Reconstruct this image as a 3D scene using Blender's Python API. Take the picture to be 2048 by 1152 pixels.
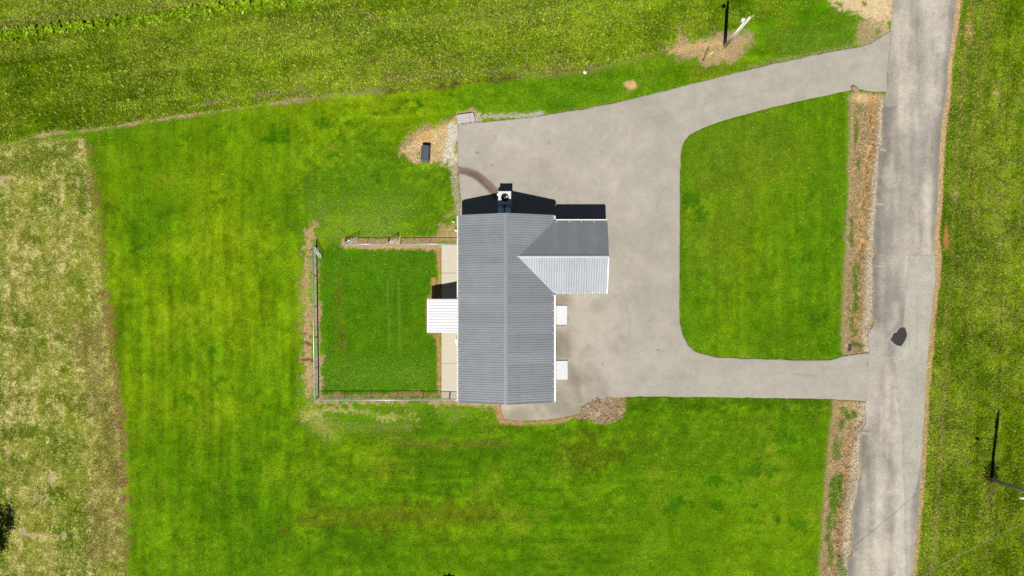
import bpy, bmesh, math, random
import numpy as np
from mathutils import Vector, Matrix

# ------------------------------------------------------------------ clear
for o in list(bpy.data.objects):
    bpy.data.objects.remove(o)
random.seed(7)
rng = np.random.default_rng(7)
scene = bpy.context.scene
COL = scene.collection
R = math.radians

# ------------------------------------------------------------------ camera
FLY = 66.0                       # drone height in metres
FOC = 1366.0                     # focal length in plan units (1 unit = 4.83 cm on the ground)
S = FLY / FOC
U0, V0 = 1032.0, 608.0
cam = bpy.data.cameras.new('camera')
cam.sensor_fit = 'HORIZONTAL'
cam.sensor_width = 36.0
cam.lens = FOC / 2048.0 * 36.0
cam.shift_x = (1024.0 - U0) / 2048.0
cam.shift_y = (V0 - 576.0) / 2048.0
cam.clip_start = 0.5
cam.clip_end = 6000.0
cam_o = bpy.data.objects.new('camera', cam)
cam_o.location = (0, 0, FLY)
COL.objects.link(cam_o)
scene.camera = cam_o

# ------------------------------------------------------------------ sky, sun, exposure
SUN_EL, SUN_AZ = R(58.5), R(187.0)
world = bpy.data.worlds.new('World')
scene.world = world
world.use_nodes = True
wn = world.node_tree.nodes
wl = world.node_tree.links
bg = wn.get('Background') or wn.new('ShaderNodeBackground')
sky = wn.new('ShaderNodeTexSky')
sky.sky_type = 'NISHITA'
sky.sun_disc = False
sky.sun_elevation = SUN_EL
sky.sun_rotation = SUN_AZ
sky.air_density = 0.4
sky.dust_density = 0.2
sky.ozone_density = 0.3
wl.new(sky.outputs[0], bg.inputs[0])
bg.inputs[1].default_value = 0.05
sun = bpy.data.lights.new('sun', 'SUN')
sun.energy = 5.0
sun.angle = R(0.5)
sun.color = (1.0, 0.965, 0.90)
sun_o = bpy.data.objects.new('sun', sun)
to_sun = Vector((math.sin(SUN_AZ) * math.cos(SUN_EL), math.cos(SUN_AZ) * math.cos(SUN_EL), math.sin(SUN_EL)))
sun_o.rotation_euler = to_sun.to_track_quat('Z', 'Y').to_euler()
sun_o.location = (0, -40, 80)
COL.objects.link(sun_o)
vs = scene.view_settings
vs.view_transform = 'Standard'
vs.look = 'None'
vs.exposure = 0.50
vs.gamma = 1.0
vs.use_curve_mapping = False

# ------------------------------------------------------------------ helpers
KALB = 1.95          # picture value of a sunlit horizontal surface of albedo 1


def lin(c):
    c = c / 255.0
    return c / 12.92 if c <= 0.04045 else ((c + 0.055) / 1.055) ** 2.4


def C(r, g, b, k=1.0):
    return np.array([lin(r), lin(g), lin(b)]) / KALB * k


def C4(r, g, b, k=1.0):
    c = C(r, g, b, k)
    return (float(c[0]), float(c[1]), float(c[2]), 1.0)


def G(u, v):
    """plan units -> ground metres"""
    return ((u - U0) * S, (V0 - v) * S)


def tag(o, label=None, cat=None, group=None, kind=None):
    if label: o['label'] = label
    if cat: o['category'] = cat
    if group: o['group'] = group
    if kind: o['kind'] = kind
    return o


def empty(name, loc, label=None, cat=None, group=None, rz=0.0):
    o = bpy.data.objects.new(name, None)
    o.location = loc
    o.rotation_euler = (0, 0, rz)
    o.empty_display_size = 0.3
    COL.objects.link(o)
    return tag(o, label, cat, group)


def link_mesh(name, me, mat, parent=None, loc=None, rz=0.0):
    o = bpy.data.objects.new(name, me)
    COL.objects.link(o)
    if mat is not None and len(me.materials) == 0:
        me.materials.append(mat)
    if parent is not None:
        o.parent = parent
    if loc is not None:
        o.location = loc
    o.rotation_euler = (0, 0, rz)
    return o


class MB:
    """collects shapes for ONE mesh"""
    def __init__(self, origin=(0, 0, 0)):
        self.bm = bmesh.new()
        self.o = Vector(origin)

    def box(self, x0, x1, y0, y1, z0, z1, bevel=0.0):
        vs_ = []
        for z in (z0, z1):
            for x, y in ((x0, y0), (x1, y0), (x1, y1), (x0, y1)):
                vs_.append(self.bm.verts.new(Vector((x, y, z)) - self.o))
        f = [(0, 3, 2, 1), (4, 5, 6, 7), (0, 1, 5, 4), (1, 2, 6, 5), (2, 3, 7, 6), (3, 0, 4, 7)]
        fs = [self.bm.faces.new([vs_[i] for i in q]) for q in f]
        if bevel > 0:
            es = list({e for fc in fs for e in fc.edges})
            bmesh.ops.bevel(self.bm, geom=es, offset=bevel, segments=2, affect='EDGES', profile=0.6)
        return self

    def hexa(self, bot, top):
        """8-corner solid from 4 bottom and 4 top points"""
        vs_ = [self.bm.verts.new(Vector(p) - self.o) for p in list(bot) + list(top)]
        for q in [(0, 3, 2, 1), (4, 5, 6, 7), (0, 1, 5, 4), (1, 2, 6, 5), (2, 3, 7, 6), (3, 0, 4, 7)]:
            self.bm.faces.new([vs_[i] for i in q])
        return self

    def tube(self, p0, p1, r0, r1=None, n=8, caps=True):
        r1 = r0 if r1 is None else r1
        a, b = Vector(p0), Vector(p1)
        d = (b - a).normalized()
        x = d.orthogonal().normalized()
        y = d.cross(x)
        ra, rb = [], []
        for i in range(n):
            t = 2 * math.pi * i / n
            w = math.cos(t) * x + math.sin(t) * y
            ra.append(self.bm.verts.new(a + w * r0 - self.o))
            rb.append(self.bm.verts.new(b + w * r1 - self.o))
        for i in range(n):
            j = (i + 1) % n
            self.bm.faces.new((ra[i], ra[j], rb[j], rb[i]))
        if caps:
            self.bm.faces.new(list(reversed(ra)))
            self.bm.faces.new(rb)
        return self

    def path(self, pts, r, n=6):
        for a, b in zip(pts[:-1], pts[1:]):
            self.tube(a, b, r, n=n)
        return self

    def lathe(self, prof, cx, cy, n=24):
        """prof: list of (radius, z)"""
        rings = []
        for r, z in prof:
            rings.append([self.bm.verts.new(Vector((cx + r * math.cos(2 * math.pi * i / n), cy + r * math.sin(2 * math.pi * i / n), z)) - self.o) for i in range(n)])
        for a, b in zip(rings[:-1], rings[1:]):
            for i in range(n):
                j = (i + 1) % n
                self.bm.faces.new((a[i], a[j], b[j], b[i]))
        return self

    def prism(self, pts, z0, z1):
        a = [self.bm.verts.new(Vector((x, y, z0)) - self.o) for x, y in pts]
        b = [self.bm.verts.new(Vector((x, y, z1)) - self.o) for x, y in pts]
        n = len(pts)
        self.bm.faces.new(list(reversed(a)))
        self.bm.faces.new(b)
        for i in range(n):
            j = (i + 1) % n
            self.bm.faces.new((a[i], a[j], b[j], b[i]))
        return self

    def quad(self, *pts):
        self.bm.faces.new([self.bm.verts.new(Vector(p) - self.o) for p in pts])
        return self

    def build(self, name, mat, parent=None, smooth=False, recalc=True):
        if recalc:
            bmesh.ops.recalc_face_normals(self.bm, faces=self.bm.faces)
        me = bpy.data.meshes.new(name)
        self.bm.to_mesh(me)
        self.bm.free()
        if smooth:
            for p in me.polygons: p.use_smooth = True
        loc = None if parent is not None else self.o
        if parent is not None:
            # coordinates were given in world space; parents are unrotated empties
            off = Vector(parent_world(parent))
            me.transform(Matrix.Translation(self.o - off))
        return link_mesh(name, me, mat, parent, loc)


def parent_world(o):
    p = Vector(o.location)
    while o.parent is not None:
        o = o.parent
        p += Vector(o.location)
    return p


# ------------------------------------------------------------------ materials
def nodes_of(name):
    m = bpy.data.materials.new(name)
    m.use_nodes = True
    nt = m.node_tree
    b = nt.nodes.get('Principled BSDF')
    return m, nt, b


def mat(name, col, rough=0.6, metal=0.0, var=0.12, scale=4.0, bump=0.0, bscale=40.0, spec=0.5, stretch=(1, 1, 1)):
    m, nt, b = nodes_of(name)
    tc = nt.nodes.new('ShaderNodeTexCoord')
    mp = nt.nodes.new('ShaderNodeMapping')
    mp.inputs['Scale'].default_value = stretch
    nt.links.new(tc.outputs['Object'], mp.inputs[0])
    n = nt.nodes.new('ShaderNodeTexNoise')
    n.inputs['Scale'].default_value = scale
    n.inputs['Detail'].default_value = 6
    n.inputs['Roughness'].default_value = 0.65
    nt.links.new(mp.outputs[0], n.inputs[0])
    mr = nt.nodes.new('ShaderNodeMapRange')
    mr.inputs[1].default_value = 0.25
    mr.inputs[2].default_value = 0.75
    mr.inputs[3].default_value = 1 - var
    mr.inputs[4].default_value = 1 + var
    nt.links.new(n.outputs[0], mr.inputs[0])
    mx = nt.nodes.new('ShaderNodeVectorMath')
    mx.operation = 'SCALE'
    mx.inputs[0].default_value = col[:3]
    nt.links.new(mr.outputs[0], mx.inputs['Scale'])
    nt.links.new(mx.outputs[0], b.inputs['Base Color'])
    b.inputs['Roughness'].default_value = rough
    b.inputs['Metallic'].default_value = metal
    b.inputs['Specular IOR Level'].default_value = spec
    if bump > 0:
        n2 = nt.nodes.new('ShaderNodeTexNoise')
        n2.inputs['Scale'].default_value = bscale
        n2.inputs['Detail'].default_value = 4
        nt.links.new(mp.outputs[0], n2.inputs[0])
        bp = nt.nodes.new('ShaderNodeBump')
        bp.inputs['Strength'].default_value = bump
        bp.inputs['Distance'].default_value = 0.02
        nt.links.new(n2.outputs[0], bp.inputs['Height'])
        nt.links.new(bp.outputs[0], b.inputs['Normal'])
    return m


def ground_material():
    m, nt, b = nodes_of('ground_cover')
    L = nt.links.new
    def N(t): return nt.nodes.new(t)
    tc = N('ShaderNodeTexCoord')
    a = N('ShaderNodeAttribute'); a.attribute_name = 'colA'
    c = N('ShaderNodeAttribute'); c.attribute_name = 'colB'
    f = N('ShaderNodeAttribute'); f.attribute_name = 'frac'
    n1 = N('ShaderNodeTexNoise'); n1.inputs['Scale'].default_value = 5.5
    n1.inputs['Detail'].default_value = 5; n1.inputs['Roughness'].default_value = 0.75
    L(tc.outputs['Object'], n1.inputs[0])
    # speckle: noise (roughly uniform after stretching) against the local share of the second colour
    st = N('ShaderNodeMapRange'); st.inputs[1].default_value = 0.30; st.inputs[2].default_value = 0.70
    L(n1.outputs[0], st.inputs[0])
    ad = N('ShaderNodeMath'); ad.operation = 'ADD'
    L(st.outputs[0], ad.inputs[0]); L(f.outputs['Fac'], ad.inputs[1])
    ss = N('ShaderNodeMapRange'); ss.interpolation_type = 'SMOOTHSTEP'
    ss.inputs[1].default_value = 0.86; ss.inputs[2].default_value = 1.14
    L(ad.outputs[0], ss.inputs[0])
    mx = N('ShaderNodeMix'); mx.data_type = 'RGBA'
    L(ss.outputs[0], mx.inputs[0]); L(a.outputs['Color'], mx.inputs[6]); L(c.outputs['Color'], mx.inputs[7])
    n2 = N('ShaderNodeTexNoise'); n2.inputs['Scale'].default_value = 9.0
    n2.inputs['Detail'].default_value = 5; n2.inputs['Roughness'].default_value = 0.8
    L(tc.outputs['Object'], n2.inputs[0])
    mr = N('ShaderNodeMapRange')
    mr.inputs[1].default_value = 0.3; mr.inputs[2].default_value = 0.7
    mr.inputs[3].default_value = 0.34; mr.inputs[4].default_value = 1.64
    L(n2.outputs[0], mr.inputs[0])
    sc = N('ShaderNodeVectorMath'); sc.operation = 'SCALE'
    L(mx.outputs[2], sc.inputs[0]); L(mr.outputs[0], sc.inputs['Scale'])
    L(sc.outputs[0], b.inputs['Base Color'])
    bp = N('ShaderNodeBump'); bp.inputs['Strength'].default_value = 0.6; bp.inputs['Distance'].default_value = 0.06
    L(n2.outputs[0], bp.inputs['Height']); L(bp.outputs[0], b.inputs['Normal'])
    b.inputs['Roughness'].default_value = 0.9
    b.inputs['Specular IOR Level'].default_value = 0.03
    return m


def blade_material(name):
    m, nt, b = nodes_of(name)
    a = nt.nodes.new('ShaderNodeAttribute'); a.attribute_name = 'colA'
    nt.links.new(a.outputs['Color'], b.inputs['Base Color'])
    b.inputs['Roughness'].default_value = 0.75
    b.inputs['Specular IOR Level'].default_value = 0.03
    return m


def pavement_material(name, speck, sscale, var, bump):
    m, nt, b = nodes_of(name)
    L = nt.links.new
    def N(t): return nt.nodes.new(t)
    tc = N('ShaderNodeTexCoord')
    a = N('ShaderNodeAttribute'); a.attribute_name = 'colA'
    n1 = N('ShaderNodeTexNoise'); n1.inputs['Scale'].default_value = sscale
    n1.inputs['Detail'].default_value = 4; n1.inputs['Roughness'].default_value = 0.8
    L(tc.outputs['Object'], n1.inputs[0])
    mr = N('ShaderNodeMapRange'); mr.inputs[1].default_value = 0.36; mr.inputs[2].default_value = 0.64
    mr.inputs[3].default_value = 1 - speck; mr.inputs[4].default_value = 1 + speck
    L(n1.outputs[0], mr.inputs[0])
    n2 = N('ShaderNodeTexNoise'); n2.inputs['Scale'].default_value = 0.6
    n2.inputs['Detail'].default_value = 7; n2.inputs['Roughness'].default_value = 0.65
    L(tc.outputs['Object'], n2.inputs[0])
    m2 = N('ShaderNodeMapRange'); m2.inputs[1].default_value = 0.3; m2.inputs[2].default_value = 0.7
    m2.inputs[3].default_value = 1 - var; m2.inputs[4].default_value = 1 + var
    L(n2.outputs[0], m2.inputs[0])
    mu = N('ShaderNodeMath'); mu.operation = 'MULTIPLY'
    L(mr.outputs[0], mu.inputs[0]); L(m2.outputs[0], mu.inputs[1])
    sc = N('ShaderNodeVectorMath'); sc.operation = 'SCALE'
    L(a.outputs['Color'], sc.inputs[0]); L(mu.outputs[0], sc.inputs['Scale'])
    L(sc.outputs[0], b.inputs['Base Color'])
    bp = N('ShaderNodeBump'); bp.inputs['Strength'].default_value = bump; bp.inputs['Distance'].default_value = 0.01
    L(n1.outputs[0], bp.inputs['Height']); L(bp.outputs[0], b.inputs['Normal'])
    b.inputs['Roughness'].default_value = 0.88
    b.inputs['Specular IOR Level'].default_value = 0.3
    return m


M = {}
M['ground'] = ground_material()
M['blade'] = blade_material('grass_blade')
M['drive'] = pavement_material('driveway_asphalt', 0.09, 16.0, 0.07, 0.25)
M['road'] = pavement_material('road_chipseal', 0.24, 11.0, 0.14, 0.5)
M['roof'] = mat('grey_roof_metal', (0.232, 0.246, 0.262, 1), 0.66, 0.64, 0.05, 1.2, stretch=(1, 1, 1))
def roof_tone(m, amt):
    nt = m.node_tree; b = nt.nodes['Principled BSDF']; L = nt.links.new
    src = b.inputs['Base Color'].links[0].from_socket
    oi = nt.nodes.new('ShaderNodeObjectInfo'); ge = nt.nodes.new('ShaderNodeNewGeometry')
    n = nt.nodes.new('ShaderNodeTexNoise'); n.inputs['Scale'].default_value = 0.9; n.inputs['Detail'].default_value = 6; n.inputs['Roughness'].default_value = 0.7
    L(ge.outputs['Position'], n.inputs[0])
    ad = nt.nodes.new('ShaderNodeMath'); ad.operation = 'MULTIPLY_ADD'; ad.inputs[1].default_value = 0.5
    L(oi.outputs['Random'], ad.inputs[0]); L(n.outputs[0], ad.inputs[2])
    mr = nt.nodes.new('ShaderNodeMapRange'); mr.inputs[1].default_value = 0.35; mr.inputs[2].default_value = 1.15; mr.inputs[3].default_value = 1 - amt; mr.inputs[4].default_value = 1 + amt
    L(ad.outputs[0], mr.inputs[0])
    sc = nt.nodes.new('ShaderNodeVectorMath'); sc.operation = 'SCALE'
    L(src, sc.inputs[0]); L(mr.outputs[0], sc.inputs['Scale']); L(sc.outputs[0], b.inputs['Base Color'])
roof_tone(M['roof'], 0.13)
M['ridge'] = mat('grey_trim_metal', (0.245, 0.260, 0.276, 1), 0.64, 0.64, 0.05, 2)
M['porch_metal'] = mat('white_roof_metal', (0.52, 0.53, 0.54, 1), 0.45, 0.0, 0.04, 1.5)
M['white'] = mat('white_trim', (0.78, 0.77, 0.74, 1), 0.5, 0, 0.06, 3)
M['gutter'] = mat('cream_gutter', (0.58, 0.56, 0.51, 1), 0.6, 0, 0.15, 3)
M['siding'] = mat('pale_siding', (0.62, 0.62, 0.60, 1), 0.6, 0, 0.05, 2)
M['concrete'] = mat('pale_concrete', C4(224, 215, 193), 0.85, 0, 0.06, 2.5, 0.15, 60)
M['stoop'] = mat('white_concrete', C4(236, 240, 243), 0.8, 0, 0.06, 3.0, 0.1, 60)
M['galv'] = mat('galvanized_steel', (0.60, 0.62, 0.64, 1), 0.42, 0.55, 0.08, 6)
M['wire'] = mat('chain_link_wire', (0.48, 0.50, 0.52, 1), 0.5, 0.5, 0.05, 6)
M['wood'] = mat('weathered_pole_wood', (0.36, 0.335, 0.30, 1), 0.8, 0, 0.3, 3, 0.4, 30, stretch=(6, 6, 0.6))
M['pine'] = mat('new_pole_wood', (0.46, 0.40, 0.31, 1), 0.8, 0, 0.25, 3, 0.4, 30, stretch=(6, 6, 0.6))
M['dark'] = mat('dark_bronze', (0.02, 0.02, 0.022, 1), 0.5, 0, 0.1, 5)
M['black_plastic'] = mat('black_plastic', (0.048, 0.058, 0.072, 1), 0.42, 0, 0.15, 7, 0.2, 20)
M['yellow'] = mat('yellow_plastic', (0.62, 0.50, 0.06, 1), 0.5, 0, 0.1, 5)
M['cabinet'] = mat('unit_sheet_metal', (0.46, 0.46, 0.46, 1), 0.5, 0, 0.05, 4)
M['duct'] = mat('sky_tinted_duct_metal', (0.55, 0.74, 0.92, 1), 0.40, 0.2, 0.06, 3)  # blue of the reflected sky is painted into this base colour
M['chrome'] = mat('fan_steel', (0.55, 0.55, 0.55, 1), 0.18, 0.9, 0.05, 4)
M['cable'] = mat('aluminium_cable', (0.36, 0.37, 0.37, 1), 0.45, 0.5, 0.05, 4)
M['bark'] = mat('tree_bark', (0.12, 0.09, 0.065, 1), 0.9, 0, 0.3, 8, 0.5, 20)
M['leaf'] = mat('tree_leaf', (0.055, 0.10, 0.03, 1), 0.6, 0, 0.35, 2)
M['patch'] = mat('fresh_asphalt', (0.045, 0.045, 0.048, 1), 0.85, 0, 0.3, 12, 0.5, 60)
M['planks'] = mat('grey_planks', (0.34, 0.325, 0.325, 1), 0.75, 0, 0.22, 6, 0.2, 30, stretch=(1.5, 9, 3))
M['rock'] = mat('tan_rock', C4(176, 150, 110), 0.9, 0, 0.25, 6, 0.5, 12)
M['white_rock'] = mat('white_rock', (0.75, 0.74, 0.70, 1), 0.9, 0, 0.1, 10)
M['glass'] = mat('window_glass', (0.03, 0.04, 0.05, 1), 0.08, 0, 0.02, 2)
M['grille'] = mat('dark_grille', (0.03, 0.03, 0.032, 1), 0.4, 0.6, 0.1, 8)


# ------------------------------------------------------------------ numpy noise and distances
def vnoise(x, y, seed):
    xi = np.floor(x).astype(np.int64); yi = np.floor(y).astype(np.int64)
    fx = x - xi; fy = y - yi
    fx = fx * fx * (3 - 2 * fx); fy = fy * fy * (3 - 2 * fy)
    def h(a, b):
        k = (a * 374761393 + b * 668265263 + seed * 974634777) & 0xffffffff
        k = ((k ^ (k >> 13)) * 1274126177) & 0xffffffff
        k = ((k ^ (k >> 16)) * 2246822519) & 0xffffffff
        return (k ^ (k >> 15)) / 4294967295.0
    a = h(xi, yi); b = h(xi + 1, yi); c = h(xi, yi + 1); d = h(xi + 1, yi + 1)
    return (a + (b - a) * fx) * (1 - fy) + (c + (d - c) * fx) * fy


def fbm(u, v, size, seed, octs=4, rough=0.55):
    t = 0; amp = 1.0; tot = 0
    for i in range(octs):
        t = t + amp * vnoise(u / size + 13.7 * i, v / size + 7.1 * i, seed + i * 17)
        tot += amp; amp *= rough; size *= 0.5
    return (t / tot - 0.5) * 2.0      # about -1 .. 1 (mostly within 0.6)


def seg_dist(u, v, pts, closed):
    p = np.asarray(pts, float)
    q = np.roll(p, -1, 0) if closed else p[1:]
    if not closed: p = p[:-1]
    best = np.full(u.shape, 1e18); bu = np.zeros(u.shape); bv = np.zeros(u.shape)
    for (x0, y0), (x1, y1) in zip(p, q):
        dx, dy = x1 - x0, y1 - y0
        l2 = dx * dx + dy * dy + 1e-12
        t = np.clip(((u - x0) * dx + (v - y0) * dy) / l2, 0, 1)
        cx = x0 + t * dx; cy = y0 + t * dy
        d = (u - cx) ** 2 + (v - cy) ** 2
        k = d < best
        best = np.where(k, d, best); bu = np.where(k, cx, bu); bv = np.where(k, cy, bv)
    return np.sqrt(best), bu, bv


def inside(u, v, pts):
    p = np.asarray(pts, float)
    q = np.roll(p, -1, 0)
    r = np.zeros(u.shape, bool)
    for (x0, y0), (x1, y1) in zip(p, q):
        if y0 == y1: continue
        k = ((y0 > v) != (y1 > v)) & (u < (x1 - x0) * (v - y0) / (y1 - y0) + x0)
        r ^= k
    return r


def sdf(u, v, loops):
    """negative inside; loops combined even-odd"""
    ins = np.zeros(u.shape, bool); best = np.full(u.shape, 1e18)
    bu = np.zeros(u.shape); bv = np.zeros(u.shape)
    for lp in loops:
        ins ^= inside(u, v, lp)
        d, x, y = seg_dist(u, v, lp, True)
        k = d < best
        best = np.where(k, d, best); bu = np.where(k, x, bu); bv = np.where(k, y, bv)
    return np.where(ins, -best, best), bu, bv


def rough_loop(pts, step, amp, seed):
    """subdivide a closed outline and roughen it"""
    p = np.asarray(pts, float); out = []
    for a, b in zip(p, np.roll(p, -1, 0)):
        n = max(1, int(np.hypot(*(b - a)) / step))
        for i in range(n):
            out.append(a + (b - a) * i / n)
    out = np.array(out)
    nu = fbm(out[:, 0], out[:, 1], 18, seed, 3, 0.7); nv = fbm(out[:, 0], out[:, 1], 18, seed + 50, 3, 0.7)
    out[:, 0] += nu * amp; out[:, 1] += nv * amp
    return out


def smooth(a, b, x):
    t = np.clip((x - a) / (b - a), 0, 1)
    return t * t * (3 - 2 * t)


# ------------------------------------------------------------------ outlines (plan units on the ground)
DRIVE = [(914.6, 250), (952, 245), (980, 242.5), (1070, 233), (1170, 217), (1235, 204), (1300, 189), (1400, 163.6), (1505, 136.7),
         (1593, 117), (1666, 102.5), (1715, 94), (1739, 86.7), (1759, 75.7), (1780, 62), (1800, 60), (1800, 184), (1773, 183), (1747, 184), (1715, 178),
         (1681, 184), (1642, 193), (1593, 202.6), (1531, 218), (1456, 238), (1422, 249.5), (1405, 256), (1391, 262.5), (1379, 270), (1371, 279), (1366, 290), (1362.8, 302), (1361, 316),
         (1360, 412), (1359, 563), (1359, 643), (1365, 668), (1375, 689), (1393, 704), (1431, 714), (1531, 718), (1632, 721),
         (1662, 719), (1690, 711), (1740, 705), (1775, 703), (1775, 802), (1732, 802), (1665, 798), (1550, 796), (1400, 794), (1250, 793), (1205, 798),
         (1163, 812), (1160, 828), (1146, 831), (1104, 838), (1060, 841), (1025, 840), (1008, 837), (1005, 829), (1001, 814),
         (1004, 802), (1004, 600), (930, 440), (919, 430), (922, 400), (915.5, 333)]
ROADP = [(1784, -260), (1786, 0), (1783, 45), (1777, 100), (1773, 150), (1771, 190), (1765, 220), (1764, 289), (1757, 300), (1756, 345), (1752, 408),
         (1747, 477), (1750, 508), (1745, 520), (1746, 560), (1747, 599), (1742, 628), (1749, 646), (1736, 668), (1737, 700), (1733, 729), (1734, 768), (1731, 805),
         (1732, 845), (1721, 864), (1719.5, 935), (1724, 950), (1718, 964), (1711, 1000), (1705, 1019), (1702.7, 1090), (1706, 1109),
         (1694, 1116), (1695, 1152), (1690, 1300), (1686, 1420), (1806, 1420), (1814, 1300), (1824.5, 1152), (1833, 1054), (1841, 974), (1844, 909), (1850, 780),
         (1856.5, 703), (1863, 625), (1870, 560), (1872, 512), (1868, 500), (1869, 477), (1876, 394), (1879, 312), (1884, 246), (1894, 180), (1896, 130),
         (1905, 65), (1913, 0), (1935, -260)]
ISLAND_W = 1359
HOUSE = [(918, 437), (1103, 437), (1103, 450), (1205, 450), (1205, 580), (1103, 580), (1103, 796), (918, 796)]
SLAB = [(883, 489), (932, 489), (932, 797), (886, 797)]
HAYLINE = [(-400, 345), (0, 292), (60, 275), (90, 266), (170, 260), (300, 238), (420, 222), (500, 212), (650, 190), (800, 177), (900, 171), (960, 160),
           (1100, 148), (1180, 138), (1280, 114), (1335, 97)]
HAY = HAYLINE + [(1420, 66), (1520, 45), (1640, 5), (1700, -60), (1720, -400), (-400, -400)]
WEST = [(-400, 345), (0, 293), (90, 276), (172, 272), (182, 340), (200, 480), (215, 640), (235, 760), (246, 900), (252, 1000), (254, 1152), (250, 1500), (-400, 1500)]
DITCH_N = [(1703, 184), (1720, 182), (1745, 186), (1775, 186), (1775, 700), (1728, 708), (1684, 712), (1690, 560), (1696, 400)]
DITCH_S = [(1667, 800), (1700, 800), (1737, 804), (1737, 1152), (1730, 1420), (1625, 1420), (1638, 1152), (1648, 1000), (1660, 870)]
CHAN_N = [(1747, 196), (1748, 246), (1749, 289), (1741, 312), (1738, 345), (1736, 378), (1731, 418), (1727, 460), (1725, 510), (1722, 560), (1721, 630), (1708, 684)]
CHAN_S = [(1727, 812), (1725, 838), (1719, 848), (1706, 887), (1695, 925), (1692, 961), (1687, 1000), (1679, 1048), (1677, 1087), (1674, 1129), (1668, 1300)]
ROADE = [(1940, -260), (1918, 0), (1908, 65), (1899, 130), (1896, 190), (1887, 250), (1882, 312), (1879, 394), (1872, 477), (1877, 515), (1874, 560), (1866, 625), (1860, 703),
         (1853, 781), (1847, 909), (1843, 974), (1836, 1054), (1827, 1152), (1812, 1420)]
ROADL = rough_loop(ROADP, 5, 2.2, 3)
DRIVEL = rough_loop(DRIVE, 4, 1.6, 9)


def channel_dist(u, v, pts):
    wu = 5.0 * fbm(u * 0.3, v, 26, 61, 3) + 4.0 * fbm(u * 0.5, v, 8, 62, 2)
    return seg_dist(u + wu, v, pts, False)[0]


# ------------------------------------------------------------------ ground cover: what grows or lies where
class Cover:
    def __init__(s, u, v):
        s.u, s.v = u, v
        n = u.size
        s.A = np.zeros((n, 3)); s.B = np.zeros((n, 3)); s.F = np.zeros(n); s.H = np.zeros(n); s.D = np.ones(n)
        s.n1 = fbm(u, v, 150, 1, 5); s.n2 = fbm(u, v, 45, 2, 4); s.n3 = fbm(u, v, 14, 3, 3); s.n4 = fbm(u, v, 5, 4, 2)
        s.nb = fbm(u, v, 300, 5, 3); s.nc = fbm(u, v, 70, 6, 4)
        # mowing noise: long streaks
        s.sv = fbm(u * 3.0, v * 0.12, 60, 7, 3); s.sh = fbm(u * 0.10, v * 3.0, 60, 8, 3)
        s.n5 = fbm(u, v, 2.6, 10, 2)
        s.sv2 = fbm(u, v * 0.09, 9, 21, 3); s.sh2 = fbm(u * 0.09, v, 9, 22, 3)
        s.hr = fbm((u - 0.13 * v) * 0.10, v + 0.13 * u, 10, 23, 3); s.hr2 = fbm((u - 0.13 * v) * 0.06, v + 0.13 * u, 34, 24, 3)
        s.edge = s.n3 * 1.6 + s.n4 * 1.5 + s.n5 * 0.9 + s.n2 * 1.0

    def sel(s, pts, pad):
        p = np.asarray(pts, float)
        return np.nonzero((s.u > p[:, 0].min() - pad) & (s.u < p[:, 0].max() + pad) & (s.v > p[:, 1].min() - pad) & (s.v < p[:, 1].max() + pad))[0]

    def put(s, i, m, A=None, B=None, F=None, H=None, D=None):
        mm = m[:, None]
        if A is not None: s.A[i] = s.A[i] * (1 - mm) + A * mm
        if B is not None: s.B[i] = s.B[i] * (1 - mm) + B * mm
        if F is not None: s.F[i] = s.F[i] * (1 - m) + F * m
        if H is not None: s.H[i] = s.H[i] * (1 - m) + H * m
        if D is not None: s.D[i] = s.D[i] * (1 - m) + D * m

    def poly(s, pts, feather=2.0, wob=3.0, k=1.0, **kw):
        i = s.sel(pts, feather + wob + 5)
        if i.size == 0: return
        d, _, _ = sdf(s.u[i], s.v[i], [pts])
        d = d + wob * s.edge[i]
        s.put(i, smooth(feather, -feather, d) * k, **kw)

    def line(s, pts, w, feather=2.0, wob=2.0, k=1.0, brk=0.0, **kw):
        i = s.sel(pts, w + feather + wob + 5)
        if i.size == 0: return
        d, _, _ = seg_dist(s.u[i], s.v[i], pts, False)
        d = d - w + wob * s.edge[i] + brk * (s.n2[i] * 1.5 + 0.1)
        s.put(i, smooth(feather, -feather, d) * k, **kw)

    def channel(s, pts, w, feather, k, **kw):
        i = s.sel(pts, w + 24)
        if i.size == 0: return
        d = channel_dist(s.u[i], s.v[i], pts)
        d = d - w * (1 + 1.2 * s.n3[i] + 0.8 * s.n2[i]) + 2.0 * s.n4[i] + 1.5 * s.n5[i]
        s.put(i, smooth(feather, -feather, d) * k, **kw)

    def blob(s, u, v, ru, rv, feather=0.5, wob=0.35, k=1.0, **kw):
        i = s.sel([(u - ru * 2, v - rv * 2), (u + ru * 2, v + rv * 2)], 0)
        if i.size == 0: return
        d = np.sqrt(((s.u[i] - u) / ru) ** 2 + ((s.v[i] - v) / rv) ** 2) - 1 + wob * (s.n3[i] + s.n2[i] + 0.8 * s.n4[i] + 0.4 * s.n5[i])
        s.put(i, smooth(feather, -feather, d) * k, **kw)


YEL = C(132, 162, 8); MID = C(96, 142, 4); DEEP = C(68, 122, 6); CLOV = C(52, 118, 6); BRN = C(112, 112, 22)
STRAW = C(205, 186, 128); DRYG = C(168, 150, 92); DIRT = C(196, 160, 118); ODIRT = C(206, 152, 92); SAND = C(232, 200, 148)
PALE = C(214, 200, 172); GRAV = C(214, 206, 190); DBR = C(120, 92, 58); HAYD = C(96, 130, 2); HAYS = C(186, 192, 80)
PALG = C(150, 178, 78); ORNG = C(222, 158, 88)


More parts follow.
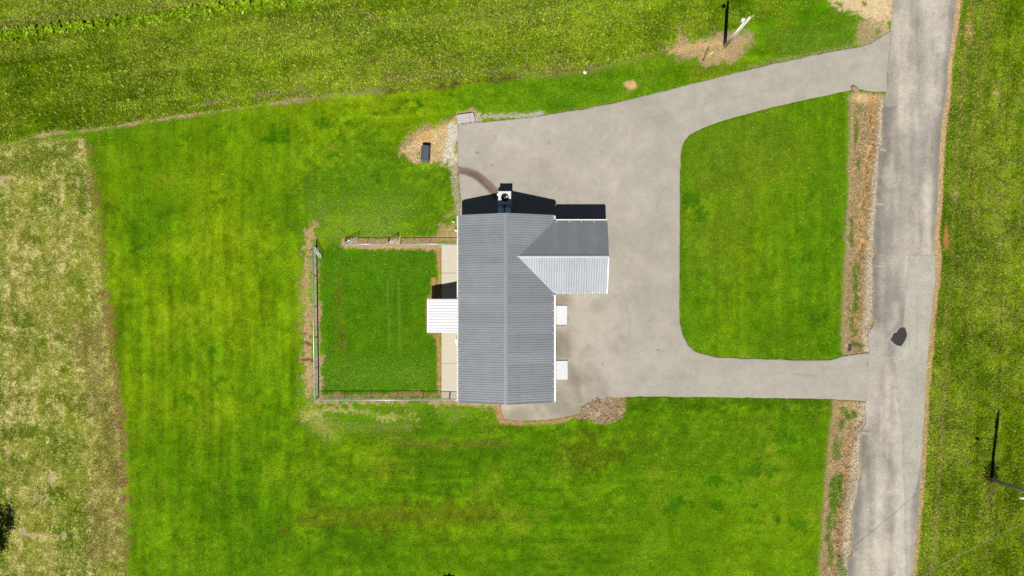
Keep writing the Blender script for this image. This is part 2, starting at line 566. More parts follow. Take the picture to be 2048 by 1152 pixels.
def cover(u, v):
    s = Cover(u, v)
    n = u.size
    allv = np.arange(n)
    one = np.ones(n)
    # ---- lawn
    t = smooth(-0.45, 0.55, 0.55 * s.n1 + 0.35 * s.nc + 0.35 * s.nb + np.where((v > 840) | (u > 1100), -0.24, -0.04))
    A = MID[None] * (1 - t[:, None]) + YEL[None] * t[:, None]
    t2 = smooth(0.05, 0.7, -(0.5 * s.n1 + 0.6 * s.nc)) * 0.6
    A = A * (1 - t2[:, None]) + DEEP[None] * t2[:, None]
    t3 = smooth(0.12, 0.55, s.n2 * 0.7 - s.nb * 0.5 + s.n3 * 0.2) * 0.45
    A = A * (1 - t3[:, None]) + BRN[None] * t3[:, None]
    s.A[:] = A
    A = A * (1 + 0.14 * s.n2 + 0.16 * s.n3)[:, None]
    s.A[:] = A
    s.B[:] = A * 0.75 + C(190, 200, 80)[None] * 0.28
    s.F[:] = 0.17 + 0.16 * s.n2 + 0.12 * s.n3 + 0.12 * s.nc
    s.H[:] = 0.06
    # mowing stripes
    stripe_v = (u > 200) & (u < 640) | ((u > 1359) & (u < 1710) & (v > 180) & (v < 720)) | ((u > 636) & (u < 884) & (v > 497) & (v < 790))
    stripe = np.where(stripe_v, s.sv, s.sh)
    stripe2 = np.where(stripe_v, s.sv2, s.sh2)
    s.A *= (1 + 0.14 * stripe + 0.36 * stripe2 + 0.04 * np.where(stripe_v, np.sin(u / 5.6), np.sin(v / 5.8)))[:, None]
    # regional tone
    s.poly([(180, 270), (640, 215), (700, 330), (560, 460), (200, 420)], 60, 30, 0.28, A=YEL)
    s.poly([(600, 340), (700, 280), (900, 330), (910, 480), (690, 480), (600, 470)], 60, 34, 0.65, A=C(78, 128, 14), B=C(150, 166, 66), F=0.22)
    s.poly([(640, 420), (800, 400), (800, 480), (650, 480)], 35, 30, 0.5, A=C(126, 158, 52), B=C(186, 186, 104), F=0.42)
    s.poly([(630, 495), (880, 495), (880, 790), (636, 790)], 5, 5, 0.75, A=C(66, 122, 8), B=C(112, 154, 36), F=0.18)
    s.poly([(650, 720), (870, 720), (870, 785), (650, 785)], 20, 20, 0.6, A=C(92, 140, 24), B=C(150, 172, 66), F=0.4)
    s.poly([(650, 510), (870, 510), (860, 560), (650, 560)], 20, 20, 0.4, B=C(136, 168, 58), F=0.4)
    s.line([(676, 560), (682, 640), (686, 700)], 6, 5, 6, 0.45, A=BRN, B=DRYG, F=0.4)
    for x0 in (775, 797): s.line([(x0, 560), (x0 + 3, 700)], 1.2, 1.5, 1.0, 0.4, A=PALG)
    s.poly([(1359, 190), (1710, 190), (1710, 720), (1359, 720)], 6, 3, 0.40, A=C(90, 134, 10), B=C(150, 166, 56), F=0.20)
    s.poly([(1370, 240), (1560, 230), (1600, 330), (1480, 420), (1370, 380)], 40, 30, 0.45, A=C(112, 136, 24), B=C(140, 150, 60), F=0.36)
    s.poly([(1365, 430), (1480, 430), (1460, 560), (1365, 560)], 40, 30, 0.4, A=C(114, 132, 30))
    s.poly([(900, 180), (1340, 110), (1340, 190), (1100, 230), (950, 240)], 12, 12, 0.5, A=C(84, 138, 8), B=C(140, 164, 52), F=0.34)
    s.poly([(1520, 60), (1740, 30), (1760, 90), (1560, 120)], 14, 12, 0.5, A=C(100, 134, 26), B=C(160, 160, 84), F=0.34)
    s.poly([(600, 812), (1000, 812), (1000, 850), (620, 850)], 22, 14, 0.55, A=C(92, 142, 14), B=C(150, 166, 62), F=0.35)
    s.poly([(1250, 800), (1660, 800), (1660, 1300), (1250, 1300)], 60, 30, 0.30, A=C(92, 140, 6))
    s.poly([(560, 900), (1300, 860), (1640, 820), (1640, 860), (1300, 960), (900, 960), (700, 1000)], 60, 40, 0.40, A=C(80, 120, 10))
    s.poly([(1300, 980), (1640, 900), (1640, 1300), (1300, 1300)], 80, 50, 0.30, A=C(124, 158, 10))
    s.poly([(300, 1080), (1000, 1070), (1200, 1300), (300, 1300)], 50, 40, 0.30, A=C(84, 126, 6))
    s.poly([(1250, 798), (1660, 800), (1660, 818), (1250, 818)], 7, 6, 0.55, A=C(72, 106, 6))
    s.poly([(640, 1010), (1000, 1005), (1000, 1042), (560, 1060)], 10, 14, 0.55, A=C(108, 114, 14), B=DBR, F=0.32)
    s.poly([(760, 878), (1030, 880), (1020, 892), (800, 892)], 4, 5, 0.6, A=C(110, 112, 30), B=C(176, 140, 92), F=0.35)
    s.poly([(1110, 880), (1230, 885), (1250, 910), (1180, 950), (1120, 920)], 18, 15, 0.55, A=C(92, 100, 14))
    s.poly([(1150, 870), (1300, 860), (1400, 870), (1300, 900)], 14, 15, 0.3, A=C(96, 110, 14))
    # dark clover patches in the turf
    for bu, bv, ru, rv in [(368, 277, 8, 8), (363, 290, 8, 6), (551, 270, 17, 15), (682, 273, 12, 10), (660, 288, 8, 8), (664, 307, 7, 6), (460, 255, 18, 7), (415, 306, 7, 6),
                           (540, 276, 9, 9), (640, 250, 10, 8), (700, 244, 10, 8), (752, 228, 6, 4), (789, 222, 6, 5), (808, 203, 7, 6), (830, 200, 9, 9), (836, 219, 10, 10), (852, 198, 5, 4),
                           (874, 216, 13, 8), (906, 190, 6, 5), (1343, 1009, 26, 18), (1589, 878, 16, 9), (1534, 882, 24, 6), (1505, 938, 20, 15), (1534, 941, 18, 16),
                           (1482, 967, 16, 14), (1479, 985, 11, 7), (1431, 958, 19, 11), (1513, 1043, 15, 13), (1553, 1038, 9, 9), (1602, 1048, 28, 12), (1431, 1009, 9, 8),
                           (1566, 903, 13, 9), (1502, 1012, 17, 8), (880, 985, 10, 6), (915, 972, 9, 5), (1385, 400, 18, 16), (1400, 430, 14, 14), (1600, 530, 18, 10), (1630, 640, 14, 12),
                           (1622, 390, 8, 8), (760, 360, 14, 10), (640, 1065, 20, 8), (380, 800, 14, 10), (440, 760, 18, 12), (420, 700, 12, 10)]:
        s.blob(bu, bv, ru, rv, 0.55, 0.9, 0.6, A=CLOV, B=C(40, 96, 4), F=0.3)
    for pts, w in [([(203, 421), (240, 412), (300, 398)], 3), ([(205, 456), (250, 447), (292, 437), (340, 427)], 3), ([(206, 508), (240, 504), (300, 492), (380, 484)], 3),
                   ([(420, 385), (480, 372), (500, 366)], 6), ([(430, 405), (480, 390)], 6)]:
        s.line(pts, w * 0.6, 4, 6, 0.5, brk=3, A=C(70, 96, 8), B=C(58, 76, 8), F=0.5)
    s.line([(186, 300), (204, 440), (222, 640), (246, 800)], 7, 8, 4, 0.4, A=C(84, 112, 10))
    # pale stressed strips round the fence and south of it
    s.poly([(598, 560), (612, 470), (628, 440), (640, 470), (640, 830), (760, 850), (830, 846), (820, 862), (620, 862), (604, 815)], 10, 8, 0.6,
           A=C(126, 152, 52), B=C(186, 170, 110), F=0.42)
    s.line([(612, 830), (660, 820), (720, 822), (780, 835), (830, 830)], 5, 6, 7, 0.7, A=C(192, 188, 100), B=C(230, 214, 150), F=0.5)
    s.line([(880, 820), (930, 825), (900, 840)], 5, 6, 6, 0.45, A=C(170, 172, 92))
    s.line([(616, 825), (640, 850), (670, 872)], 10, 9, 9, 0.6, A=C(176, 184, 84))
    # ---- hay field
    i = s.sel(HAY, 10)
    d, _, _ = sdf(u[i], v[i], [HAY])
    m = smooth(1.5, -1.5, d + 2 * s.n3[i])
    e = np.clip((u[i] - 1300) / 350, 0, 0.7)          # field thins into lawn near the road
    m = m * (1 - e)
    th = smooth(-0.5, 0.5, s.n2[i] * 0.7 + s.n1[i] * 0.7)[:, None]
    HA = HAYD[None] * (1 - th) + C(124, 158, 6)[None] * th
    th2 = smooth(0.0, 0.6, s.nc[i] + s.sh[i] * 0.4)[:, None]
    HA = HA * (1 - th2 * 0.4) + C(128, 148, 14)[None] * th2 * 0.4
    HA = HA * (1 + 0.2 * s.n3[i] + 0.28 * s.hr[i] + 0.20 * s.hr2[i])[:, None]
    s.put(i, m, A=HA, B=HAYS, F=0.24 + 0.16 * s.nc[i] + 0.18 * s.hr2[i] + 0.14 * s.hr[i], H=0.20)
    s.poly([(-300, -300), (320, -300), (100, 60), (-300, 60)], 30, 20, 0.5, A=C(116, 150, 12))
    s.line([(500, 55), (800, 40), (1000, 30), (1200, 10)], 22, 20, 14, 0.4, B=C(186, 176, 104), F=0.45)
    s.line([(730, 140), (900, 118), (1100, 105)], 12, 10, 8, 0.4, B=C(178, 170, 96), F=0.46)
    s.line([(0, 55), (100, 38), (240, 26), (380, 8)], 9, 7, 7, 0.5, A=C(112, 122, 40), B=C(196, 184, 118), F=0.5)
    # weed row
    s.line([(-200, 100), (0, 74), (100, 62), (180, 53), (260, 45), (390, 24), (520, 10), (640, -4), (760, -20)], 9, 4, 5, 0.95, A=C(146, 182, 26), B=C(84, 124, 8), F=0.45, H=0.3)
    # mowing line along the hay field
    s.line([(-200, 320), (0, 293), (60, 278), (90, 267), (170, 262), (300, 241), (420, 225), (500, 214), (600, 199)], 4, 2.5, 3, 0.9, brk=2.5, A=C(164, 146, 98), B=C(206, 178, 132), F=0.5, H=0.03)
    s.blob(85, 271, 18, 7, 0.5, 0.5, 0.9, A=C(176, 154, 106), B=C(216, 188, 146), F=0.5, H=0.03)
    s.line([(600, 200), (650, 192), (760, 182)], 6, 4, 4, 0.7, A=C(140, 140, 70), B=C(186, 170, 116), F=0.5)
    s.line([(780, 182), (860, 178), (900, 173), (960, 163), (1040, 155)], 3.2, 3, 3, 0.8, A=C(96, 86, 34), B=C(150, 120, 74), F=0.4)
    s.line([(390, 213), (480, 197), (560, 185), (620, 180)], 3, 3, 4, 0.7, A=C(150, 146, 84), B=C(200, 180, 130), F=0.5)
    s.line([(1040, 155), (1160, 143), (1280, 116), (1335, 98)], 6, 5, 4, 0.6, A=C(132, 140, 56), B=C(190, 176, 110), F=0.42)
    s.line([(760, 162), (900, 148), (1040, 138), (1160, 130)], 6, 6, 5, 0.5, A=C(130, 138, 50), B=C(186, 172, 112), F=0.45)
    # ---- west field: dry straw and green mixed
    i = s.sel(WEST, 10)
    d, _, _ = sdf(u[i], v[i], [WEST])
    m = smooth(5, -5, d + 4 * s.edge[i])
    tw = smooth(-0.5, 0.5, s.n2[i] + 0.3 * s.nc[i])[:, None]
    WA = C(110, 138, 14)[None] * (1 - tw) + C(150, 164, 46)[None] * tw
    tb = smooth(-0.6, 0.7, 0.7 * s.n3[i] + 0.6 * s.n4[i])[:, None]
    WB = C(190, 176, 100)[None] * (1 - tb) + C(228, 212, 146)[None] * tb
    s.put(i, m, A=WA, B=WB, F=0.40 + 0.10 * s.nc[i] + 0.12 * s.sv[i] + 0.26 * s.sv2[i] + 0.16 * s.n3[i] + 0.15 * s.n4[i], H=0.10)
    s.poly([(-200, 330), (150, 280), (170, 300), (120, 340), (-200, 380)], 14, 14, 0.6, A=C(100, 124, 24), F=0.22)
    s.poly([(130, 640), (210, 640), (246, 900), (252, 1120), (180, 1120), (190, 850)], 12, 12, 0.45, A=C(140, 132, 62), B=C(176, 148, 96), F=0.5)
    s.line([(206, 540), (216, 660), (234, 770), (242, 900), (250, 1010)], 6, 6, 6, 0.6, A=C(140, 118, 62), B=C(190, 150, 104), F=0.5)
    s.line([(178, 300), (192, 400), (204, 500), (214, 620), (232, 750), (246, 880), (252, 1000), (254, 1150)], 5, 6, 7, 0.55, A=C(150, 124, 66), B=C(186, 152, 104), F=0.4)
    for bu, bv, ru, rv in [(75, 478, 12, 8), (60, 860, 25, 12), (105, 870, 10, 26), (20, 870, 12, 10), (110, 985, 14, 12), (50, 640, 18, 14), (160, 560, 16, 12), (40, 320, 16, 10), (85, 335, 14, 10)]:
        s.blob(bu, bv, ru, rv, 0.5, 0.5, 0.7, A=C(98, 128, 10), F=0.15)
    for bu, bv, ru, rv in [(70, 1070, 26, 5), (45, 1062, 10, 8), (12, 355, 14, 4), (3, 365, 6, 8), (128, 1072, 5, 8), (105, 955, 9, 12)]:
        s.blob(bu, bv, ru, rv, 0.4, 0.4, 0.8, A=C(214, 190, 146), B=C(224, 204, 160), F=0.5, H=0.03)
    # ---- east verge
    e, bu, bv = seg_dist(u, v, ROADE, False)
    east = np.nonzero(u > 1800)[0]
    sx = np.interp(v[east], [p[1] for p in ROADE], [p[0] for p in ROADE])
    off = u[east] - sx
    m = smooth(-1, 1, off)
    t = smooth(-0.5, 0.5, s.n2[east] + 0.4 * s.nc[east])[:, None]
    EA = C(102, 138, 0)[None] * (1 - t) + C(132, 162, 8)[None] * t
    er = fbm(off, v[east] * 0.10, 9, 25, 3); er2 = fbm(off, v[east] * 0.06, 28, 26, 3)
    EA = EA * (1 + 0.2 * s.n3[east] + 0.26 * er + 0.16 * er2)[:, None]
    s.put(east, m, A=EA, B=C(180, 172, 92), F=0.20 + 0.14 * s.nc[east] + 0.2 * er2 + 0.12 * er, H=0.17)
    for o0, w, col, k in [(17, 7, C(74, 128, 6), 0.5), (30, 6, C(150, 134, 74), 0.55), (44, 8, C(72, 122, 4), 0.5), (62, 9, C(128, 126, 50), 0.45), (80, 10, C(86, 118, 6), 0.3)]:
        fade = smooth(900, 500, v[east]) * 0.8 + 0.2
        mm = np.exp(-((off - o0 + 6 * s.n2[east]) / w) ** 2) * k * fade * (0.7 + 0.8 * s.n2[east]).clip(0, 1.3)
        s.put(east, mm.clip(0, 1), A=col)
    mm = np.exp(-((off - 35 - 4 * s.n2[east]) / 3.5) ** 2) * smooth(600, 900, v[east]) * 0.6
    s.put(east, mm, A=C(160, 150, 84), B=C(200, 184, 120), F=0.5)
    mm = smooth(9, 5, off + 3 * s.n3[east]) * smooth(-12, -8, off)
    wid = np.interp(v[east], [0, 300, 500, 700, 1152], [1.0, 1.0, 0.95, 0.8, 0.75])
    s.put(east, mm * wid, A=C(196, 160, 112), B=C(222, 196, 154), F=0.45, H=0.02, D=0.1)
    s.blob(1892, 478, 5, 22, 0.4, 0.3, 0.9, A=C(196, 128, 76), B=C(206, 150, 100), F=0.3, H=0.01, D=0.1)
    s.blob(1937, 60, 9, 22, 0.5, 0.5, 0.75, A=C(190, 160, 96), B=C(222, 190, 134), F=0.5)
    s.blob(1991, 187, 8, 4, 0.4, 0.4, 0.9, A=C(214, 162, 112), B=C(230, 190, 150), F=0.4, H=0.01, D=0.2)
    s.line([(1993, 192), (1991, 225)], 2, 2, 1, 0.8, A=C(190, 160, 100), D=0.3)
    s.blob(1912, 390, 9, 11, 0.5, 0.6, 0.6, A=C(190, 170, 110), B=C(236, 226, 196), F=0.3)
    s.blob(1981, 978, 7, 34, 0.5, 0.4, 0.7, A=C(112, 108, 42), B=C(140, 120, 70), F=0.4)
    # ---- bare soil round the fence
    soil = dict(A=C(198, 160, 118), B=C(226, 194, 154), F=0.45, H=0.02, D=0.12)
    s.line([(622, 460), (616, 490), (614, 520), (613, 580), (614, 640), (616, 720), (619, 790)], 8, 4, 9, 0.85, brk=3.0, **soil)
    s.line([(605, 560), (601, 600), (600, 660)], 4, 5, 7, 0.6, A=C(160, 140, 84), B=C(190, 164, 120), F=0.5)
    s.line([(632, 500), (634, 600), (637, 700), (639, 796)], 5.5, 3, 4, 0.8, brk=2.0, **soil)
    s.line([(690, 491), (760, 493), (830, 492), (880, 494)], 6, 2.5, 3, 0.92, **soil)
    s.line([(690, 484), (770, 483), (850, 481), (912, 478)], 6.5, 2.5, 3, 0.85, **soil)
    s.poly([(884, 452), (915, 445), (916, 486), (860, 486)], 5, 7, 0.7, **soil)
    s.line([(896, 432), (910, 425), (918, 440)], 4, 4, 4, 0.5, **soil)
    s.line([(878, 497), (879, 560), (878, 572), (877, 600), (877, 700), (879, 790)], 4.6, 2.0, 2.5, 0.95, A=C(186, 140, 94), B=C(210, 174, 132), F=0.45, H=0.01, D=0.05)
    s.line([(868, 560), (868, 596)], 5, 2, 2, 0.9, A=C(200, 152, 100), B=C(214, 178, 136), F=0.4, H=0.01, D=0.05)
    s.line([(860, 598), (860, 664), (874, 672)], 6, 3, 3, 0.8, A=C(180, 138, 92), B=C(206, 170, 126), F=0.45, D=0.2)
    s.line([(640, 792), (700, 792), (800, 790), (884, 790)], 5.5, 3, 4, 0.85, A=C(182, 144, 98), B=C(208, 176, 132), F=0.45, H=0.02, D=0.15)
    s.line([(640, 780), (642, 790)], 7, 4, 4, 0.7, **soil)
    s.line([(622, 806), (700, 805), (800, 804), (900, 804), (985, 808)], 5, 3.5, 6, 0.8, brk=2.5, **soil)
    s.poly([(985, 806), (1006, 806), (1004, 830), (1010, 843), (1000, 846), (993, 826)], 2.5, 3, 0.9, A=C(188, 142, 96), B=C(216, 178, 136), F=0.4, H=0.02, D=0.1)
    s.line([(998, 832), (1004, 842), (1030, 845), (1060, 846), (1110, 843), (1140, 836), (1166, 832)], 4.2, 1.6, 2.5, 0.95, A=C(184, 140, 104), B=C(214, 180, 146), F=0.4, H=0.02, D=0.05)
    s.poly([(1160, 800), (1180, 793), (1250, 790), (1251, 815), (1240, 838), (1215, 847), (1190, 842), (1160, 832)], 3, 3, 0.95, A=C(160, 130, 96), B=C(206, 180, 146), F=0.4, H=0.02, D=0.02)
    # dark drip cracks west of the fence
    for yy, x0, x1 in [(668, 600, 622), (686, 602, 624), (720, 606, 632)]:
        s.line([(x0, yy), ((x0 + x1) / 2, yy - 1), (x1, yy + 5)], 1.6, 1.2, 1.0, 0.85, A=C(96, 74, 40), B=C(84, 62, 36), F=0.4)
    # ---- digging by the black chest
    s.poly([(803, 306), (809, 283), (822, 266), (850, 254), (885, 240), (911, 231), (917, 240), (917, 338), (905, 330), (880, 324), (850, 328), (820, 322)], 5, 7, 0.92,
           A=C(202, 168, 118), B=C(236, 210, 166), F=0.48, H=0.02, D=0.06)
    s.poly([(808, 290), (822, 268), (860, 250), (905, 236), (900, 248), (850, 262), (826, 282)], 4, 5, 0.75, A=C(150, 128, 84), B=C(190, 166, 122), F=0.45, D=0.3)
    s.blob(853, 275, 24, 10, 0.5, 0.4, 0.85, A=C(216, 166, 100), B=C(232, 194, 136), F=0.4)
    s.line([(908, 256), (902, 290), (898, 310), (905, 322)], 10, 4, 5, 0.95, A=C(230, 222, 200), B=C(248, 244, 232), F=0.5, D=0.0)
    s.line([(908, 322), (910, 350), (914, 390), (917, 420)], 4.5, 3, 4, 0.8, A=C(180, 164, 116), B=C(222, 210, 180), F=0.5, D=0.4)
    s.blob(838, 312, 5, 5, 0.5, 0.4, 0.8, A=C(104, 138, 26))
    s.poly([(910, 234), (914, 224), (945, 217), (955, 222), (966, 236), (970, 244), (912, 250)], 2.5, 3, 0.9, A=C(196, 164, 116), B=C(222, 200, 160), F=0.4, H=0.02, D=0.15)
    s.line([(952, 236), (980, 232), (1010, 232), (1050, 231), (1085, 226)], 4.5, 3, 4, 0.85, A=C(196, 190, 156), B=C(232, 228, 212), F=0.5, D=0.3)
    s.line([(978, 240), (1010, 236), (1040, 234)], 2, 2, 1.5, 0.7, A=C(92, 132, 20))
    s.line([(1085, 228), (1170, 215), (1240, 201)], 2.5, 2, 2, 0.5, A=C(128, 140, 60))
    s.line([(1500, 133), (1560, 120), (1650, 103), (1740, 84)], 4, 3, 4, 0.6, A=C(140, 146, 76), B=C(216, 200, 160), F=0.4)
    # ---- digging round the service pole, sandy corner, little soil heap
    s.poly([(1333, 107), (1340, 92), (1352, 82), (1357, 58), (1362, 76), (1388, 82), (1440, 66), (1490, 62), (1508, 66), (1502, 86), (1472, 120), (1440, 131), (1408, 133), (1390, 118), (1352, 112)],
           7, 8, 0.9, A=C(188, 156, 116), B=C(216, 188, 148), F=0.45, H=0.03, D=0.15)
    s.line([(1342, 104), (1390, 92), (1440, 86)], 5, 4, 4, 0.8, A=C(214, 172, 118), B=C(234, 200, 150), F=0.5)
    s.blob(1488, 72, 14, 9, 0.5, 0.4, 0.5, A=C(140, 146, 84))
    s.poly([(1650, -30), (1664, 8), (1690, 22), (1712, 30), (1740, 44), (1750, 60), (1775, 66), (1790, 30), (1790, -300), (1650, -300)], 4, 8, 0.95, A=C(226, 196, 148), B=C(240, 216, 174), F=0.5, H=0.02, D=0.08)
    s.poly([(1715, 40), (1778, 45), (1776, 70), (1745, 86), (1710, 92)], 5, 6, 0.8, A=C(176, 156, 116), B=C(214, 190, 150), F=0.45, D=0.15)
    for bu, bv, r in [(1682, 8, 6), (1729, 8, 5), (1755, 62, 5), (1700, 22, 4), (1666, 22, 8), (1708, 36, 7)]:
        s.blob(bu, bv, r, r, 0.5, 0.5, 0.85, A=C(106, 134, 30), F=0.2, H=0.12)
    s.blob(1262, 170, 14, 8.5, 0.35, 0.4, 0.97, A=C(236, 190, 134), B=C(244, 206, 156), F=0.4, H=0.01, D=0.05)
    s.blob(1258, 182, 6, 6, 0.5, 0.5, 0.6, A=C(160, 140, 80))
    s.blob(1180, 136, 14, 8, 0.5, 0.5, 0.6, A=C(140, 136, 76), B=C(176, 156, 112), F=0.4)
    # ---- roadside ditches
    dd = dict(A=C(156, 132, 90), B=C(198, 174, 132), F=0.46, H=0.06, D=0.45)
    s.poly(DITCH_N, 1.8, 2.0, 1.0, **dd)
    s.poly(DITCH_S, 1.8, 2.0, 1.0, **dd)
    s.line([(1705, 190), (1698, 400), (1692, 560), (1686, 700)], 6, 4, 3, 0.7, A=C(176, 154, 112), B=C(204, 182, 140), F=0.4)
    s.line([(1669, 802), (1661, 870), (1650, 1000), (1640, 1152), (1628, 1400)], 5, 4, 3, 0.6, A=C(172, 148, 104), B=C(200, 176, 132), F=0.4)
    s.channel(CHAN_N[:9], 4.5, 3.0, 0.7, A=C(206, 164, 106), B=C(230, 196, 142), F=0.4, H=0.01, D=0.1)
    s.channel(CHAN_S, 3.0, 3.0, 0.7, A=C(204, 164, 112), B=C(228, 194, 142), F=0.4, H=0.01, D=0.1)
    s.channel(CHAN_N, 0.9, 1.0, 0.8, A=C(112, 74, 36), B=C(140, 96, 50), F=0.4, H=0.01, D=0.05)  # damp soil brown, also painting in the shade down the narrow crack
    s.channel(CHAN_S, 0.8, 1.0, 0.8, A=C(112, 78, 42), B=C(140, 96, 50), F=0.4, H=0.01, D=0.05)  # same dark line, crack shade painted in with the damp soil
    s.blob(1716, 632, 6, 14, 0.5, 0.4, 0.8, A=C(222, 168, 96), D=0.1)
    s.blob(1722, 196, 18, 9, 0.5, 0.4, 0.8, A=C(224, 190, 134), B=C(236, 208, 160), F=0.4, D=0.05)
    # gravel shoulder beside the asphalt
    s.line([(1765, 200), (1762, 250), (1758, 300), (1752, 360), (1748, 420), (1742, 500), (1740, 560), (1738, 640), (1730, 668), (1734, 700)], 6.0, 3, 3, 0.9, A=C(196, 180, 154), B=C(224, 212, 190), F=0.5, H=0.01, D=0.03)
    s.line([(1728, 808), (1722, 860), (1713, 900), (1712, 950), (1708, 990), (1698, 1030), (1694, 1100), (1688, 1150), (1680, 1400)], 7, 3, 3.5, 0.9, A=C(196, 178, 152), B=C(222, 208, 184), F=0.5, H=0.01, D=0.03)
    for bu, bv, ru, rv in [(1713, 560, 5, 34), (1722, 540, 4, 8), (1712, 610, 5, 14), (1711, 664, 8, 8), (1700, 835, 8, 6), (1686, 850, 6, 8), (1672, 968, 6, 20), (1684, 962, 6, 14), (1668, 1010, 7, 22), (1655, 1075, 4, 10), (1690, 1145, 6, 12), (1722, 222, 6, 12),
                           (1704, 470, 4, 30), (1672, 1020, 5, 30), (1716, 690, 12, 5), (1708, 646, 5, 16), (1716, 590, 4, 30), (1690, 822, 10, 8), (1710, 828, 6, 8), (1676, 900, 8, 20), (1666, 985, 7, 26), (1682, 985, 5, 20), (1660, 1050, 6, 20), (1664, 1110, 7, 24), (1684, 1130, 6, 18), (1714, 260, 5, 26), (1720, 330, 4, 26)]:
        s.blob(bu, bv, ru, rv, 0.5, 0.5, 0.75, A=C(84, 130, 22), B=C(128, 150, 50), F=0.3, H=0.14, D=0.9)
    g = (1 + 0.10 * s.n2 + 0.14 * s.n3 + 0.18 * s.n4 + 0.14 * s.n5)[:, None]
    s.A *= g; s.B *= g
    return s


DRIVE_CLEAR = [DRIVEL]


def paved_sdf(u, v):
    d1, _, _ = sdf(u, v, [DRIVE]); d2, _, _ = sdf(u, v, [ROADP]); d3, _, _ = sdf(u, v, [HOUSE]); d4, _, _ = sdf(u, v, [SLAB])
    return d1, d2, np.minimum(d3, d4)


def ditch_z(u, v, n3, n4):
    z = np.zeros(u.shape)
    for strip, chan, dep in ((DITCH_N, CHAN_N, 0.30), (DITCH_S, CHAN_S, 0.28)):
        p = np.asarray(strip)
        i = np.nonzero((u > p[:, 0].min() - 20) & (u < p[:, 0].max() + 20) & (v > p[:, 1].min() - 20) & (v < p[:, 1].max() + 20))[0]
        if i.size == 0: continue
        d, _, _ = sdf(u[i], v[i], [strip])
        dr = sdf(u[i], v[i], [ROADP])[0]
        z[i] -= dep * smooth(0, -26, d) * smooth(1, 16, dr)
        c = channel_dist(u[i], v[i], chan)
        z[i] -= 0.10 * np.exp(-(c / 5.0) ** 2) + 0.20 * np.exp(-(c / 1.8) ** 2)
        z[i] += 0.05 * n4[i] * smooth(4, -10, d)
    return z


# ------------------------------------------------------------------ ground sheet
def grid_axis(lo, hi, step):
    core = np.arange(lo, hi + 1e-6, step)
    out = []
    d = step; x = core[-1]
    while x < hi + 2600:
        d *= 1.35; x += d; out.append(x)
    out2 = []
    d = step; x = core[0]
    while x > lo - 2600:
        d *= 1.35; x -= d; out2.append(x)
    return np.concatenate([np.array(out2[::-1]), core, np.array(out)])


gx = grid_axis(-56.5, 56.0, 0.145)
gy = grid_axis(-32.0, 34.5, 0.145)
XX, YY = np.meshgrid(gx, gy)
jit = np.where((np.abs(XX) < 56) & (np.abs(YY) < 34), 0.05, 0)
XX = XX + rng.uniform(-1, 1, XX.shape) * jit; YY = YY + rng.uniform(-1, 1, YY.shape) * jit
X = XX.ravel(); Y = YY.ravel()
gu = X / S + U0; gv = V0 - Y / S
cov = cover(gu, gv)
dD, dR, dH = paved_sdf(gu, gv)
Z = 0.03 * cov.n3 * (cov.H / 0.2) + 0.02 * cov.n4 * np.clip(cov.H / 0.1, 0.2, 1.2) + 0.012 * cov.n3
Z += ditch_z(gu, gv, cov.n3, cov.n4)
# soil heap of the little mound and spoil round the digging
low = np.minimum(np.minimum(dD, dR), dH)
Z = np.where(low < 1.0, np.minimum(Z, -0.05), Z)
Z = np.where((low >= 1.0) & (low < 3.0), np.minimum(Z, 0.0), Z)
far = np.maximum(np.abs(X), np.abs(Y))
Z = np.where(far > 60, 0, Z)


def grid_faces(nx, ny):
    a = np.arange(nx * ny).reshape(ny, nx)
    return np.stack([a[:-1, :-1], a[:-1, 1:], a[1:, 1:], a[1:, :-1]], -1).reshape(-1, 4)


def np_mesh(name, verts, faces, k):
    me = bpy.data.meshes.new(name)
    me.vertices.add(len(verts)); me.vertices.foreach_set('co', np.ascontiguousarray(verts, np.float32).ravel())
    nf = len(faces)
    me.loops.add(nf * k); me.loops.foreach_set('vertex_index', np.ascontiguousarray(faces, np.int32).ravel())
    me.polygons.add(nf); me.polygons.foreach_set('loop_start', np.arange(0, nf * k, k, dtype=np.int32))
    me.polygons.foreach_set('loop_total', np.full(nf, k, np.int32))
    me.update(calc_edges=True)
    return me


def color_attr(me, name, rgb):
    a = me.attributes.new(name, 'FLOAT_COLOR', 'POINT')
    c = np.ones((len(rgb), 4), np.float32); c[:, :3] = np.clip(rgb, 0, 1)
    a.data.foreach_set('color', c.ravel())


me = np_mesh('ground', np.stack([X, Y, Z], -1), grid_faces(len(gx), len(gy)), 4)
me.polygons.foreach_set('use_smooth', np.ones(len(me.polygons), bool))
color_attr(me, 'colA', cov.A); color_attr(me, 'colB', cov.B)
fa = me.attributes.new('frac', 'FLOAT', 'POINT'); fa.data.foreach_set('value', cov.F.astype(np.float32))
ground = tag(link_mesh('ground', me, M['ground']), kind='structure')


